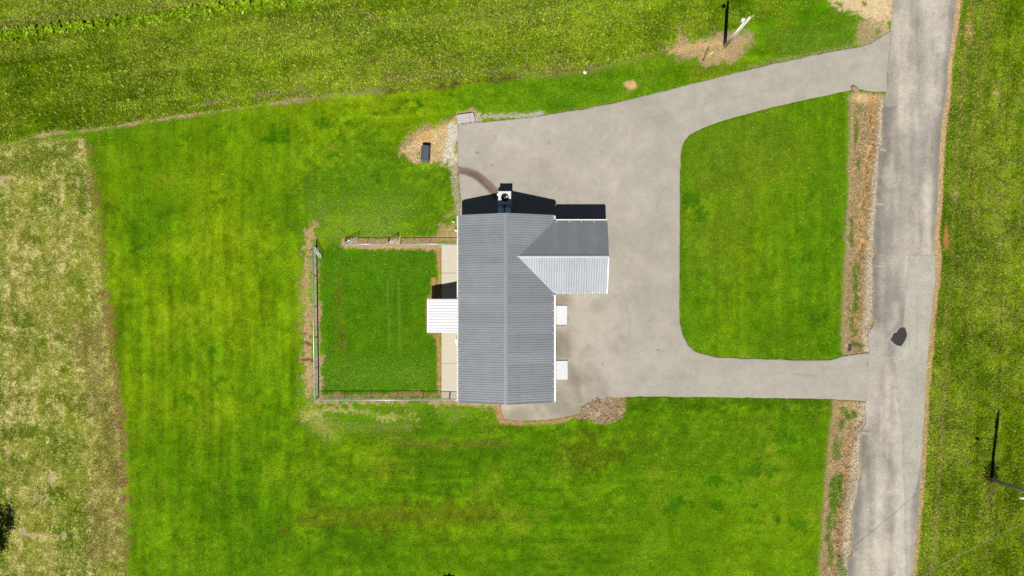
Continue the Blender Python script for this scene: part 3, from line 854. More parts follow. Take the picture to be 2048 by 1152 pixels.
# ------------------------------------------------------------------ paved sheets
def sheet(name, loops, res, z, colfun, material, parent=None):
    allp = np.concatenate(loops)
    lo = allp.min(0) - res / S; hi = allp.max(0) + res / S
    au = np.arange(lo[0], hi[0], res / S); av = np.arange(lo[1], hi[1], res / S)
    UU, VV = np.meshgrid(au, av)
    u = UU.ravel(); v = VV.ravel()
    d, bu, bv = sdf(u, v, loops)
    F = grid_faces(len(au), len(av))[:, ::-1]
    ins = d < 0
    keep = ins[F].any(1)
    F = F[keep]
    out = (~ins)
    u = np.where(out, bu, u); v = np.where(out, bv, v)
    used = np.unique(F)
    rem = -np.ones(len(u), int); rem[used] = np.arange(len(used))
    F = rem[F]; u = u[used]; v = v[used]; edge = out[used]
    zz = np.where(edge, z - 0.012, z)
    V = np.stack([(u - U0) * S, (V0 - v) * S, zz], -1)
    # skirt so that the slab has thickness
    e = np.concatenate([F[:, [0, 1]], F[:, [1, 2]], F[:, [2, 3]], F[:, [3, 0]]])
    key = np.sort(e, 1); _, inv, cnt = np.unique(key, axis=0, return_inverse=True, return_counts=True)
    be = e[cnt[inv.ravel()] == 1]
    n0 = len(V)
    V2 = V.copy(); V2[:, 2] = z - 0.22
    sk = np.stack([be[:, 1], be[:, 0], be[:, 0] + n0, be[:, 1] + n0], -1)
    V = np.concatenate([V, V2]); F = np.concatenate([F, sk])
    me = np_mesh(name, V, F, 4)
    c = colfun(u, v)
    color_attr(me, 'colA', np.concatenate([c, c]))
    return link_mesh(name, me, material, parent)


def stain(c, u, v, pts, w, f, col, k, seed, closed=False, wob=3.0):
    n = fbm(u, v, 16, seed, 4)
    if closed:
        d, _, _ = sdf(u, v, [pts])
    else:
        d, _, _ = seg_dist(u, v, pts, False); d = d - w
    m = (smooth(f, -f, d + wob * n) * k)[:, None]
    return c * (1 - m) + col[None] * m


def drive_col(u, v):
    n1 = fbm(u, v, 120, 31, 5); n2 = fbm(u, v, 40, 32, 4); n3 = fbm(u, v, 9, 33, 3)
    t = smooth(-0.5, 0.5, n1)[:, None]
    c = C(184, 177, 164)[None] * (1 - t) + C(194, 187, 174)[None] * t
    # upper and lower arms are greyer
    arm = np.maximum(smooth(1280, 1420, u) * smooth(300, 240, v), smooth(1250, 1400, u) * smooth(690, 715, v))[:, None]
    c = c * (1 - arm) + C(188, 182, 169)[None] * arm
    near = (smooth(1260, 1110, u + 60 * n2) * smooth(570, 610, v))[:, None]
    tn = smooth(-0.4, 0.5, n2)[:, None]
    c = c * (1 - near * 0.75) + (C(158, 147, 129)[None] * (1 - tn) + C(190, 180, 160)[None] * tn) * near * 0.75
    c = c * (1 + 0.10 * n2 + 0.07 * n3 + 0.05 * fbm(u * 0.25, v, 22, 35, 3) + 0.06 * fbm(u, v, 3.5, 34, 2))[:, None]
    # wheel tracks worn along the arms
    d, _, _ = seg_dist(u, v, [(1780, 130), (1600, 158), (1430, 195), (1300, 240), (1230, 330)], False)
    c = c * (1 + 0.035 * np.exp(-((d - 18) / 7) ** 2))[:, None]
    # condensate run from the air unit
    c = stain(c, u, v, [(916, 341), (934, 342), (952, 350), (968, 362), (984, 378), (1000, 392)], 8.2, 1.2, C(134, 117, 103), 0.95, 41, wob=2.0)
    c = stain(c, u, v, [(926, 344), (948, 350), (964, 364), (978, 380), (990, 392)], 3.8, 3, C(112, 94, 80), 0.85, 42, wob=3.0)
    c = stain(c, u, v, [(1118, 668), (1130, 690), (1136, 712)], 8, 8, C(142, 132, 116), 0.55, 43, wob=6)
    c = stain(c, u, v, [(1112, 690), (1120, 712)], 5, 5, C(120, 110, 96), 0.5, 47, wob=6)
    c = stain(c, u, v, [(1138, 730), (1150, 760), (1158, 800)], 7, 7, C(148, 140, 126), 0.6, 44, wob=6)
    c = stain(c, u, v, [(1128, 596), (1120, 600)], 10, 10, C(158, 138, 112), 0.5, 45, wob=6)
    c = stain(c, u, v, [(1165, 640), (1170, 670), (1160, 700)], 8, 12, C(206, 196, 178), 0.5, 46, wob=10)
    c = stain(c, u, v, [(1195, 745), (1210, 790)], 8, 10, C(170, 162, 150), 0.5, 48, wob=8)
    c = stain(c, u, v, [(1120, 745), (1114, 775)], 8, 6, C(198, 182, 158), 0.5, 49, wob=5)
    for x, y, r in [(990, 272, 2.2), (1091, 289, 1.2), (1098, 286, 1.0), (984, 330, 2), (926, 290, 1.2), (1205, 728, 1.6), (1178, 690, 1.2), (1316, 700, 2), (1380, 750, 1.5), (955, 305, 2.5), (1262, 520, 1.5), (1300, 640, 1.3)]:
        c = stain(c, u, v, [(x - r, y), (x + r, y + 0.6)], r * 0.7, 1.4, C(120, 112, 104), 0.7, 60 + int(x) % 17, wob=1.2)
    for pts in ([(1200, 250), (1202, 340), (1199, 400)], [(1085, 262), (1200, 300), (1290, 335), (1310, 345)], [(1215, 470), (1260, 640), (1255, 720)], [(1440, 745), (1500, 750), (1560, 746), (1640, 752)], [(1300, 235), (1420, 205), (1560, 175)]):
        c = stain(c, u, v, pts, 0.4, 1.3, C(158, 150, 136), 0.45, 83, wob=2.2)
    # edges collect dirt
    d, _, _ = sdf(u, v, [DRIVE])
    e = (smooth(-4, 0, d + 1.5 * n3) * 0.22)[:, None]
    c = c * (1 - e) + C(150, 136, 112)[None] * e
    return c


def road_col(u, v):
    n1 = fbm(u, v * 0.4, 90, 51, 5); n2 = fbm(u, v, 40, 52, 4); n3 = fbm(u * 2, v * 0.25, 40, 53, 4); n4 = fbm(u, v, 8, 54, 3)
    t = smooth(-0.40, 0.40, 0.6 * n1 + 0.5 * n3 + 0.4 * fbm(u, v * 0.7, 70, 57, 4))[:, None]
    c = C(158, 152, 141)[None] * (1 - t) + C(212, 204, 188)[None] * t
    n5 = fbm(u, v, 3.5, 55, 2)
    c = c * (1 + 0.12 * n2 + 0.10 * n4 + 0.10 * n5)[:, None]
    lx = np.interp(v, [p[1] for p in [(1786, 0), (1771, 190), (1764, 289), (1756, 345), (1747, 477), (1746, 560), (1742, 640), (1733, 729), (1731, 805), (1720, 900), (1705, 1019), (1694, 1152)]],
                   [1786, 1771, 1764, 1756, 1747, 1746, 1742, 1733, 1731, 1720, 1705, 1694])
    rx = np.interp(v, [p[1] for p in ROADE], [p[0] for p in ROADE])
    a = (u - lx) / np.maximum(rx - lx, 1)
    dk = (C(134, 128, 120)[None] * (1 + 0.1 * n4 + 0.1 * n5)[:, None])
    m = (smooth(0.20, 0.04, a + 0.06 * n2) * np.where((v > 215) & (v < 640) | (v > 860), 0.85, 0.2))[:, None]
    c = c * (1 - m) + dk * m
    m = (smooth(0.84, 0.96, a + 0.06 * n2) * np.where(v < 505, 0.8, 0.55))[:, None]
    c = c * (1 - m) + C(142, 138, 130)[None] * m
    m = (np.exp(-((a - 0.42 - 0.05 * n1) / 0.10) ** 2) * 0.45 * smooth(280, 420, v) * smooth(690, 600, v))[:, None]
    c = c * (1 - m) + C(146, 140, 136)[None] * m
    m = (np.exp(-((a - 0.62 - 0.05 * n1) / 0.09) ** 2) * 0.4 * smooth(-100, 100, v) * smooth(400, 300, v))[:, None]
    c = c * (1 - m) + C(200, 194, 186)[None] * m
    # newer overlay along the east lane
    OV = [(1818, 510), (1872, 511), (1871, 560), (1864, 625), (1857, 703), (1851, 781), (1846, 860), (1842, 930), (1836, 960), (1822, 1010), (1824, 1152), (1812, 1152), (1810, 1060), (1810, 1006), (1807, 941), (1805, 861), (1794, 790), (1789, 706), (1806, 650), (1813, 560)]
    d, _, _ = sdf(u, v, [OV])
    m = (smooth(1.2, -1.2, d + 1.2 * n4) * 0.9)[:, None]
    ov = C(192, 187, 174)[None] * (1 + 0.05 * n2 + 0.04 * n4 + 0.05 * n3 + 0.05 * n5)[:, None]
    c = c * (1 - m) + ov * m
    m = (smooth(2.2, 0.4, np.abs(d) + 0.8 * n4) * 0.28)[:, None]
    c = c * (1 - m) + C(132, 126, 122)[None] * m
    # pale loose grit by the lower drive
    m = (smooth(0.3, 0.05, a + 0.12 * n2) * smooth(640, 670, v) * smooth(870, 830, v) * 0.8)[:, None]
    c = c * (1 - m) + C(200, 192, 182)[None] * m
    c = stain(c, u, v, [(1790, 610), (1792, 640), (1780, 655)], 7, 6, C(198, 190, 180), 0.7, 71, wob=5)
    c = stain(c, u, v, [(1776, 560), (1774, 630)], 14, 8, C(152, 146, 140), 0.5, 72, wob=6)
    c = stain(c, u, v, [(1797, 672), (1792, 676)], 15, 6, C(190, 184, 174), 0.6, 75, wob=5)
    c = stain(c, u, v, [(1775, 1000), (1772, 1060)], 12, 10, C(156, 150, 146), 0.5, 73, wob=8)
    c = stain(c, u, v, [(1797, 880), (1796, 930)], 5, 5, C(198, 190, 182), 0.5, 74, wob=4)
    # washed-out gravel tongues that cross the broken edge
    for y, x0 in [(299, 1758), (408, 1752), (531, 1747), (949, 1718), (1108, 1700), (866, 1722)]:
        c = stain(c, u, v, [(x0 - 4, y), (x0 + 14, y + 1.5)], 1.2, 1.5, C(212, 196, 170), 0.9, 76 + y % 11, wob=1.2)
    d, _, _ = sdf(u, v, [ROADP])
    m = (smooth(-2.2, 0.2, d + 0.8 * n4) * 0.55)[:, None]
    c = c * (1 - m) + C(206, 192, 170)[None] * m
    # driveway seams
    d1, _, _ = seg_dist(u, v, [(1782, 60), (1777, 110), (1773, 182)], False)
    d2, _, _ = seg_dist(u, v, [(1737, 700), (1734, 730), (1733, 770), (1731, 803)], False)
    m = (smooth(1.4, 0.3, np.minimum(d1, d2)) * 0.6)[:, None]
    c = c * (1 - m) + C(112, 106, 100)[None] * m
    c = stain(c, u, v, [(1734, 1018), (1736, 1019)], 1.2, 0.8, C(226, 220, 208), 0.9, 77, wob=0.6)
    return c


driveway = tag(sheet('driveway', [DRIVEL], 0.13, 0.030, drive_col, M['drive']), kind='structure')
road = tag(sheet('road', [ROADL], 0.13, 0.036, road_col, M['road']), kind='structure')
# black repair patch with a lumpy outline, child of the road
PATCH = [(1779, 679), (1784, 672), (1786, 666), (1792, 664), (1797, 658), (1802, 656), (1809, 655), (1811, 662), (1812, 670), (1810, 678), (1806, 684), (1801, 692), (1795, 692), (1788, 688), (1783, 684)]
pl = rough_loop(PATCH, 2.5, 2.6, 88)
tag(sheet('asphalt_patch', [pl], 0.07, 0.050, lambda u, v: np.repeat(C(66, 64, 66)[None], len(u), 0), pavement_material('patch_asphalt', 0.3, 14, 0.1, 0.6), road), label='black lumpy asphalt repair patch')


# ------------------------------------------------------------------ grass (uncountable)
def blades(name, label, zone, count, w, h, lay, cat='grass', bright=(0.75, 1.3), box=(-160, 2220, -120, 1270), material=None, lift=0.0):
    u = rng.uniform(box[0], box[1], count); v = rng.uniform(box[2], box[3], count)
    k = zone(u, v); u = u[k]; v = v[k]
    dD, dR, dH = paved_sdf(u, v)
    edge = np.minimum(np.minimum(dD, dR), dH)
    k = (edge > 1.4 * fbm(u, v, 9, 77, 3) - 0.1) & (dH > 1.0)
    u = u[k]; v = v[k]
    c = cover(u, v)
    k = (rng.random(u.size) < c.D)
    u = u[k]; v = v[k]
    A = c.A[k]; B = c.B[k]; F = c.F[k]; H = c.H[k]; n3 = c.n3[k]; n4 = c.n4[k]
    z0 = ditch_z(u, v, n3, n4) + 0.02 * n4 + (lift if not isinstance(lift, tuple) else rng.uniform(lift[0], lift[1], u.size) * np.clip(0.6 + n3 + n4, 0.15, 1.3))
    n = u.size
    pick = (rng.random(n) < F)[:, None]
    col = np.where(pick, B, A) * rng.uniform(bright[0], bright[1], n)[:, None]
    hh = h * rng.uniform(0.6, 1.4, n) * np.clip(H / h * 0.8 + 0.2, 0.3, 1.3)
    ww = w * rng.lognormal(-0.08, 0.42, n)
    yaw = rng.uniform(0, 2 * math.pi, n)
    lean = rng.uniform(lay[0], lay[1], n)
    x = (u - U0) * S; y = (V0 - v) * S
    px, py = -np.sin(yaw) * ww / 2, np.cos(yaw) * ww / 2
    tipx = x + np.cos(yaw) * hh * np.sin(lean); tipy = y + np.sin(yaw) * hh * np.sin(lean); tipz = z0 + hh * np.cos(lean)
    P0 = np.stack([x - px, y - py, z0], -1); P1 = np.stack([x + px, y + py, z0], -1); P2 = np.stack([tipx, tipy, tipz], -1)
    V = np.stack([P0, P1, P2], 1).reshape(-1, 3)
    me = np_mesh(name, V, np.arange(3 * n).reshape(-1, 3), 3)
    color_attr(me, 'colA', np.repeat(col, 3, 0))
    return tag(link_mesh(name, me, material or M['blade']), label, cat, kind='stuff')


def z_hay(u, v): return inside(u, v, HAY)
def z_west(u, v): return inside(u, v, WEST)
def z_east(u, v): return (u > 1800) & (u > np.interp(v, [p[1] for p in ROADE], [p[0] for p in ROADE]))
def z_lawn(u, v): return ~(z_hay(u, v) | z_west(u, v) | z_east(u, v))


blades('lawn_grass', 'short mown green lawn grass around the house', z_lawn, 640000, 0.085, 0.10, (0.6, 1.3), bright=(0.45, 1.9))
blades('hay_grass', 'taller uncut meadow grass along the top of the picture', z_hay, 620000, 0.085, 0.19, (0.55, 1.35), bright=(0.65, 1.45), box=(-160, 1720, -120, 335))
blades('stubble_grass', 'dry straw coloured cut field at the left', z_west, 260000, 0.075, 0.15, (0.7, 1.4), bright=(0.75, 1.4), box=(-160, 260, 255, 1270))
blades('verge_grass', 'rough grass verge beyond the road', z_east, 300000, 0.085, 0.17, (0.55, 1.3), bright=(0.7, 1.3), box=(1806, 2220, -120, 1270))
WROW = [(-200, 100), (0, 75), (100, 64), (180, 55), (260, 47), (390, 27), (520, 13), (640, -1), (760, -18)]
def z_weeds(u, v):
    d, _, _ = seg_dist(u, v, WROW, False)
    n = fbm(u, v, 16, 91, 3) + 0.6 * fbm(u, v, 6, 92, 2)
    return (d + 12 * n < 8) & (fbm(u, v, 5, 93, 2) > -0.22)
blades('weed_row', 'bright yellow green leafy weed row crossing the hay field', z_weeds, 420000, 0.15, 0.17, (0.8, 1.45), cat='weeds', bright=(0.65, 1.8), box=(-160, 760, -60, 120), lift=(0.05, 0.45))


def z_foot(u, v):
    d = np.sqrt(((u - 1982) / 13) ** 2 + ((v - 945) / 20) ** 2)
    return d + 0.5 * fbm(u, v, 9, 94, 3) < 0.9
blades('pole_foot_weeds', 'dark rank weeds round the foot of the roadside power pole', z_foot, 6000, 0.10, 0.50, (0.1, 0.8), cat='weeds', bright=(0.45, 1.0), box=(1955, 2010, 905, 985))


# ------------------------------------------------------------------ loose stones (uncountable)
def stones(name, label, zone, count, box, rad, cols, zfun, parent=None, cat='gravel'):
    u = rng.uniform(box[0], box[1], count); v = rng.uniform(box[2], box[3], count)
    k = zone(u, v); u = u[k]; v = v[k]; n = u.size
    x = (u - U0) * S; y = (V0 - v) * S; z = zfun(u, v)
    base = np.array([(1, 0, 0), (0, 1, 0), (-1, 0, 0), (0, -1, 0), (0, 0, 1), (0, 0, -1)], float)
    f = np.array([(0, 1, 4), (1, 2, 4), (2, 3, 4), (3, 0, 4), (1, 0, 5), (2, 1, 5), (3, 2, 5), (0, 3, 5)])
    r = rng.uniform(rad[0], rad[1], n)[:, None, None] * rng.uniform(0.6, 1.3, (n, 6, 1))
    yaw = rng.uniform(0, 6.28, n)
    b = base[None] * r
    c, s_ = np.cos(yaw)[:, None], np.sin(yaw)[:, None]
    V = np.stack([b[..., 0] * c - b[..., 1] * s_ + x[:, None], b[..., 0] * s_ + b[..., 1] * c + y[:, None], b[..., 2] * 0.7 + z[:, None]], -1).reshape(-1, 3)
    if parent is not None: V = V - np.array(parent_world(parent))
    F = (f[None] + 6 * np.arange(n)[:, None, None]).reshape(-1, 3)
    me = np_mesh(name, V, F, 3)
    ci = rng.integers(0, len(cols), n)
    col = np.array(cols)[ci] * rng.uniform(0.7, 1.2, n)[:, None]
    color_attr(me, 'colA', np.repeat(col, 6, 0))
    return tag(link_mesh(name, me, M['blade'], parent), label, cat if parent is None else None, kind='stuff')


def near(pts, w):
    def f(u, v):
        d, _, _ = seg_dist(u, v, pts, False)
        a, b, c = paved_sdf(u, v)
        return (d + fbm(u, v, 12, 95, 3) * w * 0.8 < w) & (np.minimum(a, c) > 0.5) & (b > 0.2)
    return f


def zd(u, v): return ditch_z(u, v, fbm(u, v, 14, 3, 3), fbm(u, v, 5, 4, 2)) + 0.01
stones('drive_edge_gravel', 'scattered white gravel and chips along the left and top driveway edges', near([(908, 256), (901, 290), (899, 312), (908, 330), (912, 360), (917, 420)], 8), 2200, (880, 925, 240, 432), (0.02, 0.055), [C(232, 224, 204), C(200, 184, 150), C(246, 240, 228)], zd)
stones('verge_gravel', 'white gravel strip beside the driveway right of the board stack', near([(955, 236), (980, 232), (1010, 232), (1050, 231), (1085, 226)], 4), 5000, (945, 1100, 218, 245), (0.02, 0.05), [C(232, 228, 214), C(206, 198, 170)], zd)
stones('ditch_gravel', 'pale gravel and clods in the roadside ditch', near([(1764, 200), (1757, 300), (1750, 400), (1742, 500), (1740, 560), (1735, 650), (1728, 690)], 8), 3500, (1690, 1775, 186, 705), (0.02, 0.06), [C(206, 186, 150), C(190, 150, 100), C(220, 208, 186)], zd)
stones('shoulder_gravel', 'pale gravel and clods along the broken road edge below the lower driveway arm', near([(1728, 808), (1718, 860), (1706, 900), (1704, 950), (1700, 990), (1690, 1030), (1684, 1100), (1680, 1152)], 8), 3500, (1655, 1740, 803, 1170), (0.025, 0.075), [C(206, 186, 150), C(204, 158, 104), C(220, 208, 186)], zd)

# ------------------------------------------------------------------ house
HE, HR = 3.10, 4.60
XW, XE, XR = -5.34, 3.53, -0.905
YN, YS = 8.15, -9.05
SL = (HR - HE) / (XE - XR)
WYN, WYS, WYR, WXE = 7.66, 0.98, 4.31, 8.39
WHR = HE + SL * (WYN - WYR)
house = empty('house', (XR, -0.45, 0), 'long single storey house with grey ribbed metal roof and a side gabled wing', 'house')


def rib_panel(width, length, slope, nribs, rib_h=0.036, thick=0.012):
    """panel lying along +x (down slope), y across, ridge end at x=0,z=0; returns bmesh"""
    bm = bmesh.new()
    prof = []
    p = width / nribs
    for i in range(nribs):
        y = i * p
        prof += [(y, 0.0), (y + p * 0.34, 0), (y + p * 0.42, rib_h), (y + p * 0.56, rib_h), (y + p * 0.64, 0)]
    prof.append((width, 0.0))
    a = [bm.verts.new((0, y, z)) for y, z in prof]
    b = [bm.verts.new((length, y, z - slope * length)) for y, z in prof]
    for i in range(len(prof) - 1):
        bm.faces.new((a[i], b[i], b[i + 1], a[i + 1]))
    return bm


def bm_mesh(bm, name, m):
    bmesh.ops.recalc_face_normals(bm, faces=bm.faces)
    for f in bm.faces:
        if f.normal.z < 0: f.normal_flip()
    me = bpy.data.meshes.new(name); bm.to_mesh(me); bm.free(); me.materials.append(m)
    return me


# walls
w = MB((0, 0, 0))
w.box(-4.93, 3.12, -8.70, 7.80, 0.0, 3.02)
wall = w.build('wall', M['siding'], house)
w = MB(); w.box(3.124, 7.98, 1.40, 7.24, 0.0, 3.02); w.build('wall', M['siding'], house)
# gable walls under the roof
for y0, y1 in ((-8.70, -8.58), (7.68, 7.80)):
    g = MB()
    g.hexa([(-4.93, y0, 3.021), (3.12, y0, 3.021), (3.12, y1, 3.021), (-4.93, y1, 3.021)],
           [(XR - 0.02, y0, HR - 0.14), (XR + 0.02, y0, HR - 0.14), (XR + 0.02, y1, HR - 0.14), (XR - 0.02, y1, HR - 0.14)])
    g.build('gable_wall', M['siding'], house)
g = MB()
g.hexa([(7.86, 1.40, 3.021), (7.98, 1.40, 3.021), (7.98, 7.24, 3.021), (7.86, 7.24, 3.021)],
       [(7.86, WYR - 0.02, WHR - 0.14), (7.98, WYR - 0.02, WHR - 0.14), (7.98, WYR + 0.02, WHR - 0.14), (7.86, WYR + 0.02, WHR - 0.14)])
g.build('gable_wall', M['siding'], house)

# roof deck: solid under the panels (soffit, fascia)
d = MB()
for s_ in (-1, 1):
    xe = XW if s_ < 0 else XE
    d.hexa([(XR, YS, HR - 0.16), (xe, YS, HE - 0.16), (xe, YN, HE - 0.16), (XR, YN, HR - 0.16)],
           [(XR, YS, HR - 0.03), (xe, YS, HE - 0.03), (xe, YN, HE - 0.03), (XR, YN, HR - 0.03)])
XV = XR + (HR - WHR) / SL          # where the wing ridge meets the main slope
XVE = XE - 0.02
for s_ in (-1, 1):
    ye = WYS if s_ < 0 else WYN
    d.hexa([(XV + 0.3, WYR, WHR - 0.17), (XE, ye, HE - 0.17), (WXE, ye, HE - 0.17), (WXE, WYR, WHR - 0.17)],
           [(XV + 0.1, WYR, WHR - 0.03), (XE - 0.1, ye, HE - 0.03), (WXE, ye, HE - 0.03), (WXE, WYR, WHR - 0.03)])
roof = d.build('roof', M['white'], house)
roof_w = parent_world(roof)

# main roof panels, one sheet = four ribs
NP = 19
PW = (YN - YS) / NP
me_main = bm_mesh(rib_panel(PW, XE - XR, SL, 4), 'roof_panel', M['roof'])
def add_panel(me, x, y, z, rz, parent):
    o = bpy.data.objects.new('roof_panel', me); COL.objects.link(o); o.parent = parent
    o.location = Vector((x, y, z)) - parent_world(parent); o.rotation_euler = (0, 0, rz)
    return o
for i in range(NP):
    dz = random.uniform(0, 0.003)
    add_panel(me_main, XR, YS + i * PW, HR + dz, 0, roof)
    add_panel(me_main, XR, YS + (i + 1) * PW, HR + random.uniform(0, 0.003), math.pi, roof)
# wing panels, cut along the valleys
NW = 9
WW = (WXE - XV) / NW
for s_ in (-1, 1):
    ln = abs((WYS if s_ < 0 else WYN) - WYR)
    shared = None
    for i in range(NW):
        x0 = XV + i * WW; x1 = x0 + WW
        full = x0 > XE
        if full and shared is not None:
            me = shared
        else:
            bm = rib_panel(WW, ln, SL, 4)
            # local: x' down slope, y' across.  south: rot -90 (x'->-y, y'->+x); north: rot +90 (x'->+y, y'->-x)
            if not full:
                # valley line in local coordinates: across distance from XV grows with down-slope distance 1:1 (equal pitch)
                for v_ in bm.verts: pass
                off = x0 - XV
                k = (XE - XV) / ln
                if s_ < 0:
                    # world x = x0 + y' ; keep y' + off >= k * x'
                    no = Vector((k, -1, 0)).normalized(); co = Vector((0, -off, 0))
                else:
                    # world x = x1 - y'
                    no = Vector((k, 1, 0)).normalized(); co = Vector((0, x1 - XV, 0))
                bmesh.ops.bisect_plane(bm, geom=bm.verts[:] + bm.edges[:] + bm.faces[:], plane_co=co, plane_no=no, clear_outer=True)
            me = bm_mesh(bm, 'roof_panel', M['roof'])
            if full: shared = me
        if s_ < 0:
            add_panel(me, x0, WYR, WHR + random.uniform(0, 0.003), -math.pi / 2, roof)
        else:
            add_panel(me, x1, WYR, WHR + random.uniform(0, 0.003), math.pi / 2, roof)


# ridge caps, valley and gable trims
def strip(mb, a, b, wa, wb, th):
    """flat folded strip from a to b; wa, wb are the side vectors"""
    a, b, wa, wb = Vector(a), Vector(b), Vector(wa), Vector(wb)
    up = Vector((0, 0, th))
    mb.hexa([a + wa, b + wa, b + wb, a + wb], [a + wa + up, b + wa + up, b + wb + up, a + wb + up])


r = MB()
rc = 0.17
strip(r, (XR, YS - 0.03, HR + 0.04), (XR, YN + 0.03, HR + 0.04), (-rc, 0, -rc * SL), (0, 0, 0), 0.012)
strip(r, (XR, YS - 0.03, HR + 0.04), (XR, YN + 0.03, HR + 0.04), (0, 0, 0), (rc, 0, -rc * SL), 0.012)
r.build('ridge_cap', M['ridge'], house)
r = MB()
strip(r, (XV - 0.1, WYR, WHR + 0.04), (WXE + 0.03, WYR, WHR + 0.04), (0, -0.15, -0.15 * SL), (0, 0, 0), 0.012)
strip(r, (XV - 0.1, WYR, WHR + 0.04), (WXE + 0.03, WYR, WHR + 0.04), (0, 0, 0), (0, 0.15, -0.15 * SL), 0.012)
r.build('ridge_cap', M['ridge'], house)
for s_ in (-1, 1):
    ye = WYS if s_ < 0 else WYN
    r = MB()
    n = Vector((XE - XV, ye - WYR, 0)).normalized()
    side = Vector((-n.y, n.x, 0)) * 0.09
    # wing-side half follows the wing slope, main-side half the main slope
    a = Vector((XV, WYR, WHR + 0.03)); b = Vector((XE, ye, HE + 0.03))
    for sg in (-1, 1):
        q = side * sg
        wingside = (q.x > 0)
        dz = -abs(q.y) * SL * (1 if (q.y * (ye - WYR) > 0) else -1) if wingside else -q.x * SL
        q2 = Vector((q.x, q.y, dz))
        if sg < 0: strip(r, a, b, q2, (0, 0, 0), 0.008)
        else: strip(r, a, b, (0, 0, 0), q2, 0.008)
    r.build('valley_trim', M['ridge'], house)
# gable edge trims
for y, dy in ((YS, -0.05), (YN, 0.05)):
    for xe in (XW, XE):
        r = MB()
        a = Vector((XR, y, HR + 0.036)); b = Vector((xe, y, HE + 0.036))
        strip(r, a, b, (0, -dy * 0.6, 0), (0, dy * 0.6, 0), 0.014)
        a2 = Vector((XR, y + dy * 0.6, HR - 0.12)); b2 = Vector((xe, y + dy * 0.6, HE - 0.12))
        strip(r, a2, b2, (0, 0, 0), (0, -dy * 0.3, 0), 0.14)
        r.build('gable_trim', M['ridge'], house)
for ye in (WYS, WYN):
    r = MB()
    a = Vector((WXE, WYR, WHR + 0.036)); b = Vector((WXE, ye, HE + 0.036))
    strip(r, a, b, (-0.05, 0, 0), (0.03, 0, 0), 0.014)
    strip(r, a - Vector((0, 0, 0.15)), b - Vector((0, 0, 0.15)), (0, 0, 0), (0.03, 0, 0), 0.145)
    r.build('gable_trim', M['ridge'] if ye == WYN else M['white'], house)


# gutters: open trough with strap hangers
def gutter(a, b, outv, step=0.68, name='gutter', lip=0.024, m='gutter'):
    a, b, o = Vector(a), Vector(b), Vector(outv).normalized()
    t = (b - a).normalized()
    mb = MB()
    wd, ht, th = 0.095, 0.12, 0.010
    z = Vector((0, 0, 1))
    def bar(p0, p1, q, r_):     # box from 2 end points, with side vector q and up vector r_
        mb.hexa([p0, p1, p1 + q, p0 + q], [p0 + r_, p1 + r_, p1 + q + r_, p0 + q + r_])
    bar(a - z * ht, b - z * ht, o * wd, z * th)
    bar(a - z * (ht - th), b - z * (ht - th), o * th, z * (ht - th))
    bar(a + o * (wd - th) - z * (ht - th), b + o * (wd - th) - z * (ht - th), o * lip, z * (ht - th))
    L_ = (b - a).length
    n = max(1, int(L_ / step))
    for i in range(n + 1):
        p = a + t * (0.02 + (L_ - 0.07) * i / n)
        bar(p - o * 0.16 + z * (0.074 + 0.16 * SL), p + t * 0.03 - o * 0.16 + z * (0.074 + 0.16 * SL), o * 0.16 - z * 0.16 * SL, z * 0.006)
        bar(p + z * 0.002, p + t * 0.03 + z * 0.002, o * (wd + 0.01), z * 0.01)
    for p in (a, b - t * th):
        bar(p + o * th - z * (ht - th), p + t * th + o * th - z * (ht - th), o * (wd - 2 * th), z * (ht - th - 0.004))
    return mb.build(name, M[m], house)


gz = HE - 0.035
gutter((XW - 0.002, YS + 0.02, gz), (XW - 0.002, -2.72, gz), (-1, 0, 0))
gutter((XW - 0.002, 0.52, gz), (XW - 0.002, YN - 0.02, gz), (-1, 0, 0))
gutter((XE + 0.002, YS + 0.02, gz), (XE + 0.002, WYS - 0.14, gz), (1, 0, 0), lip=0.035, m='white')
gutter((XE + 0.002, WYN + 0.14, gz), (XE + 0.002, YN - 0.02, gz), (1, 0, 0))
gutter((XE + 0.14, WYN + 0.002, gz), (WXE - 0.02, WYN + 0.002, gz), (0, 1, 0), 0.95, lip=0.055, m='white')
gutter((XE + 0.14, WYS - 0.002, gz), (WXE - 0.02, WYS - 0.002, gz), (0, -1, 0), 0.62, lip=0.012)
# downspouts
for (x, y, wx, wy) in [(XW - 0.07, YS + 0.12, -4.93, YS + 0.42), (XE + 0.07, YS + 0.12, 3.12, YS + 0.42), (XW - 0.07, YN - 0.12, -4.93, YN - 0.42)]:
    sg = -1 if wx < 0 else 1
    mb = MB()
    mb.tube((x, y, gz - 0.10), (wx + sg * 0.05, wy, gz - 0.45), 0.04, n=6)
    mb.tube((wx + sg * 0.05, wy, gz - 0.45), (wx + sg * 0.05, wy, 0.12), 0.04, n=6)
    mb.tube((wx + sg * 0.05, wy, 0.12), (wx + sg * 0.33, wy, 0.05), 0.04, n=6)
    mb.build('downspout', M['white'], house)
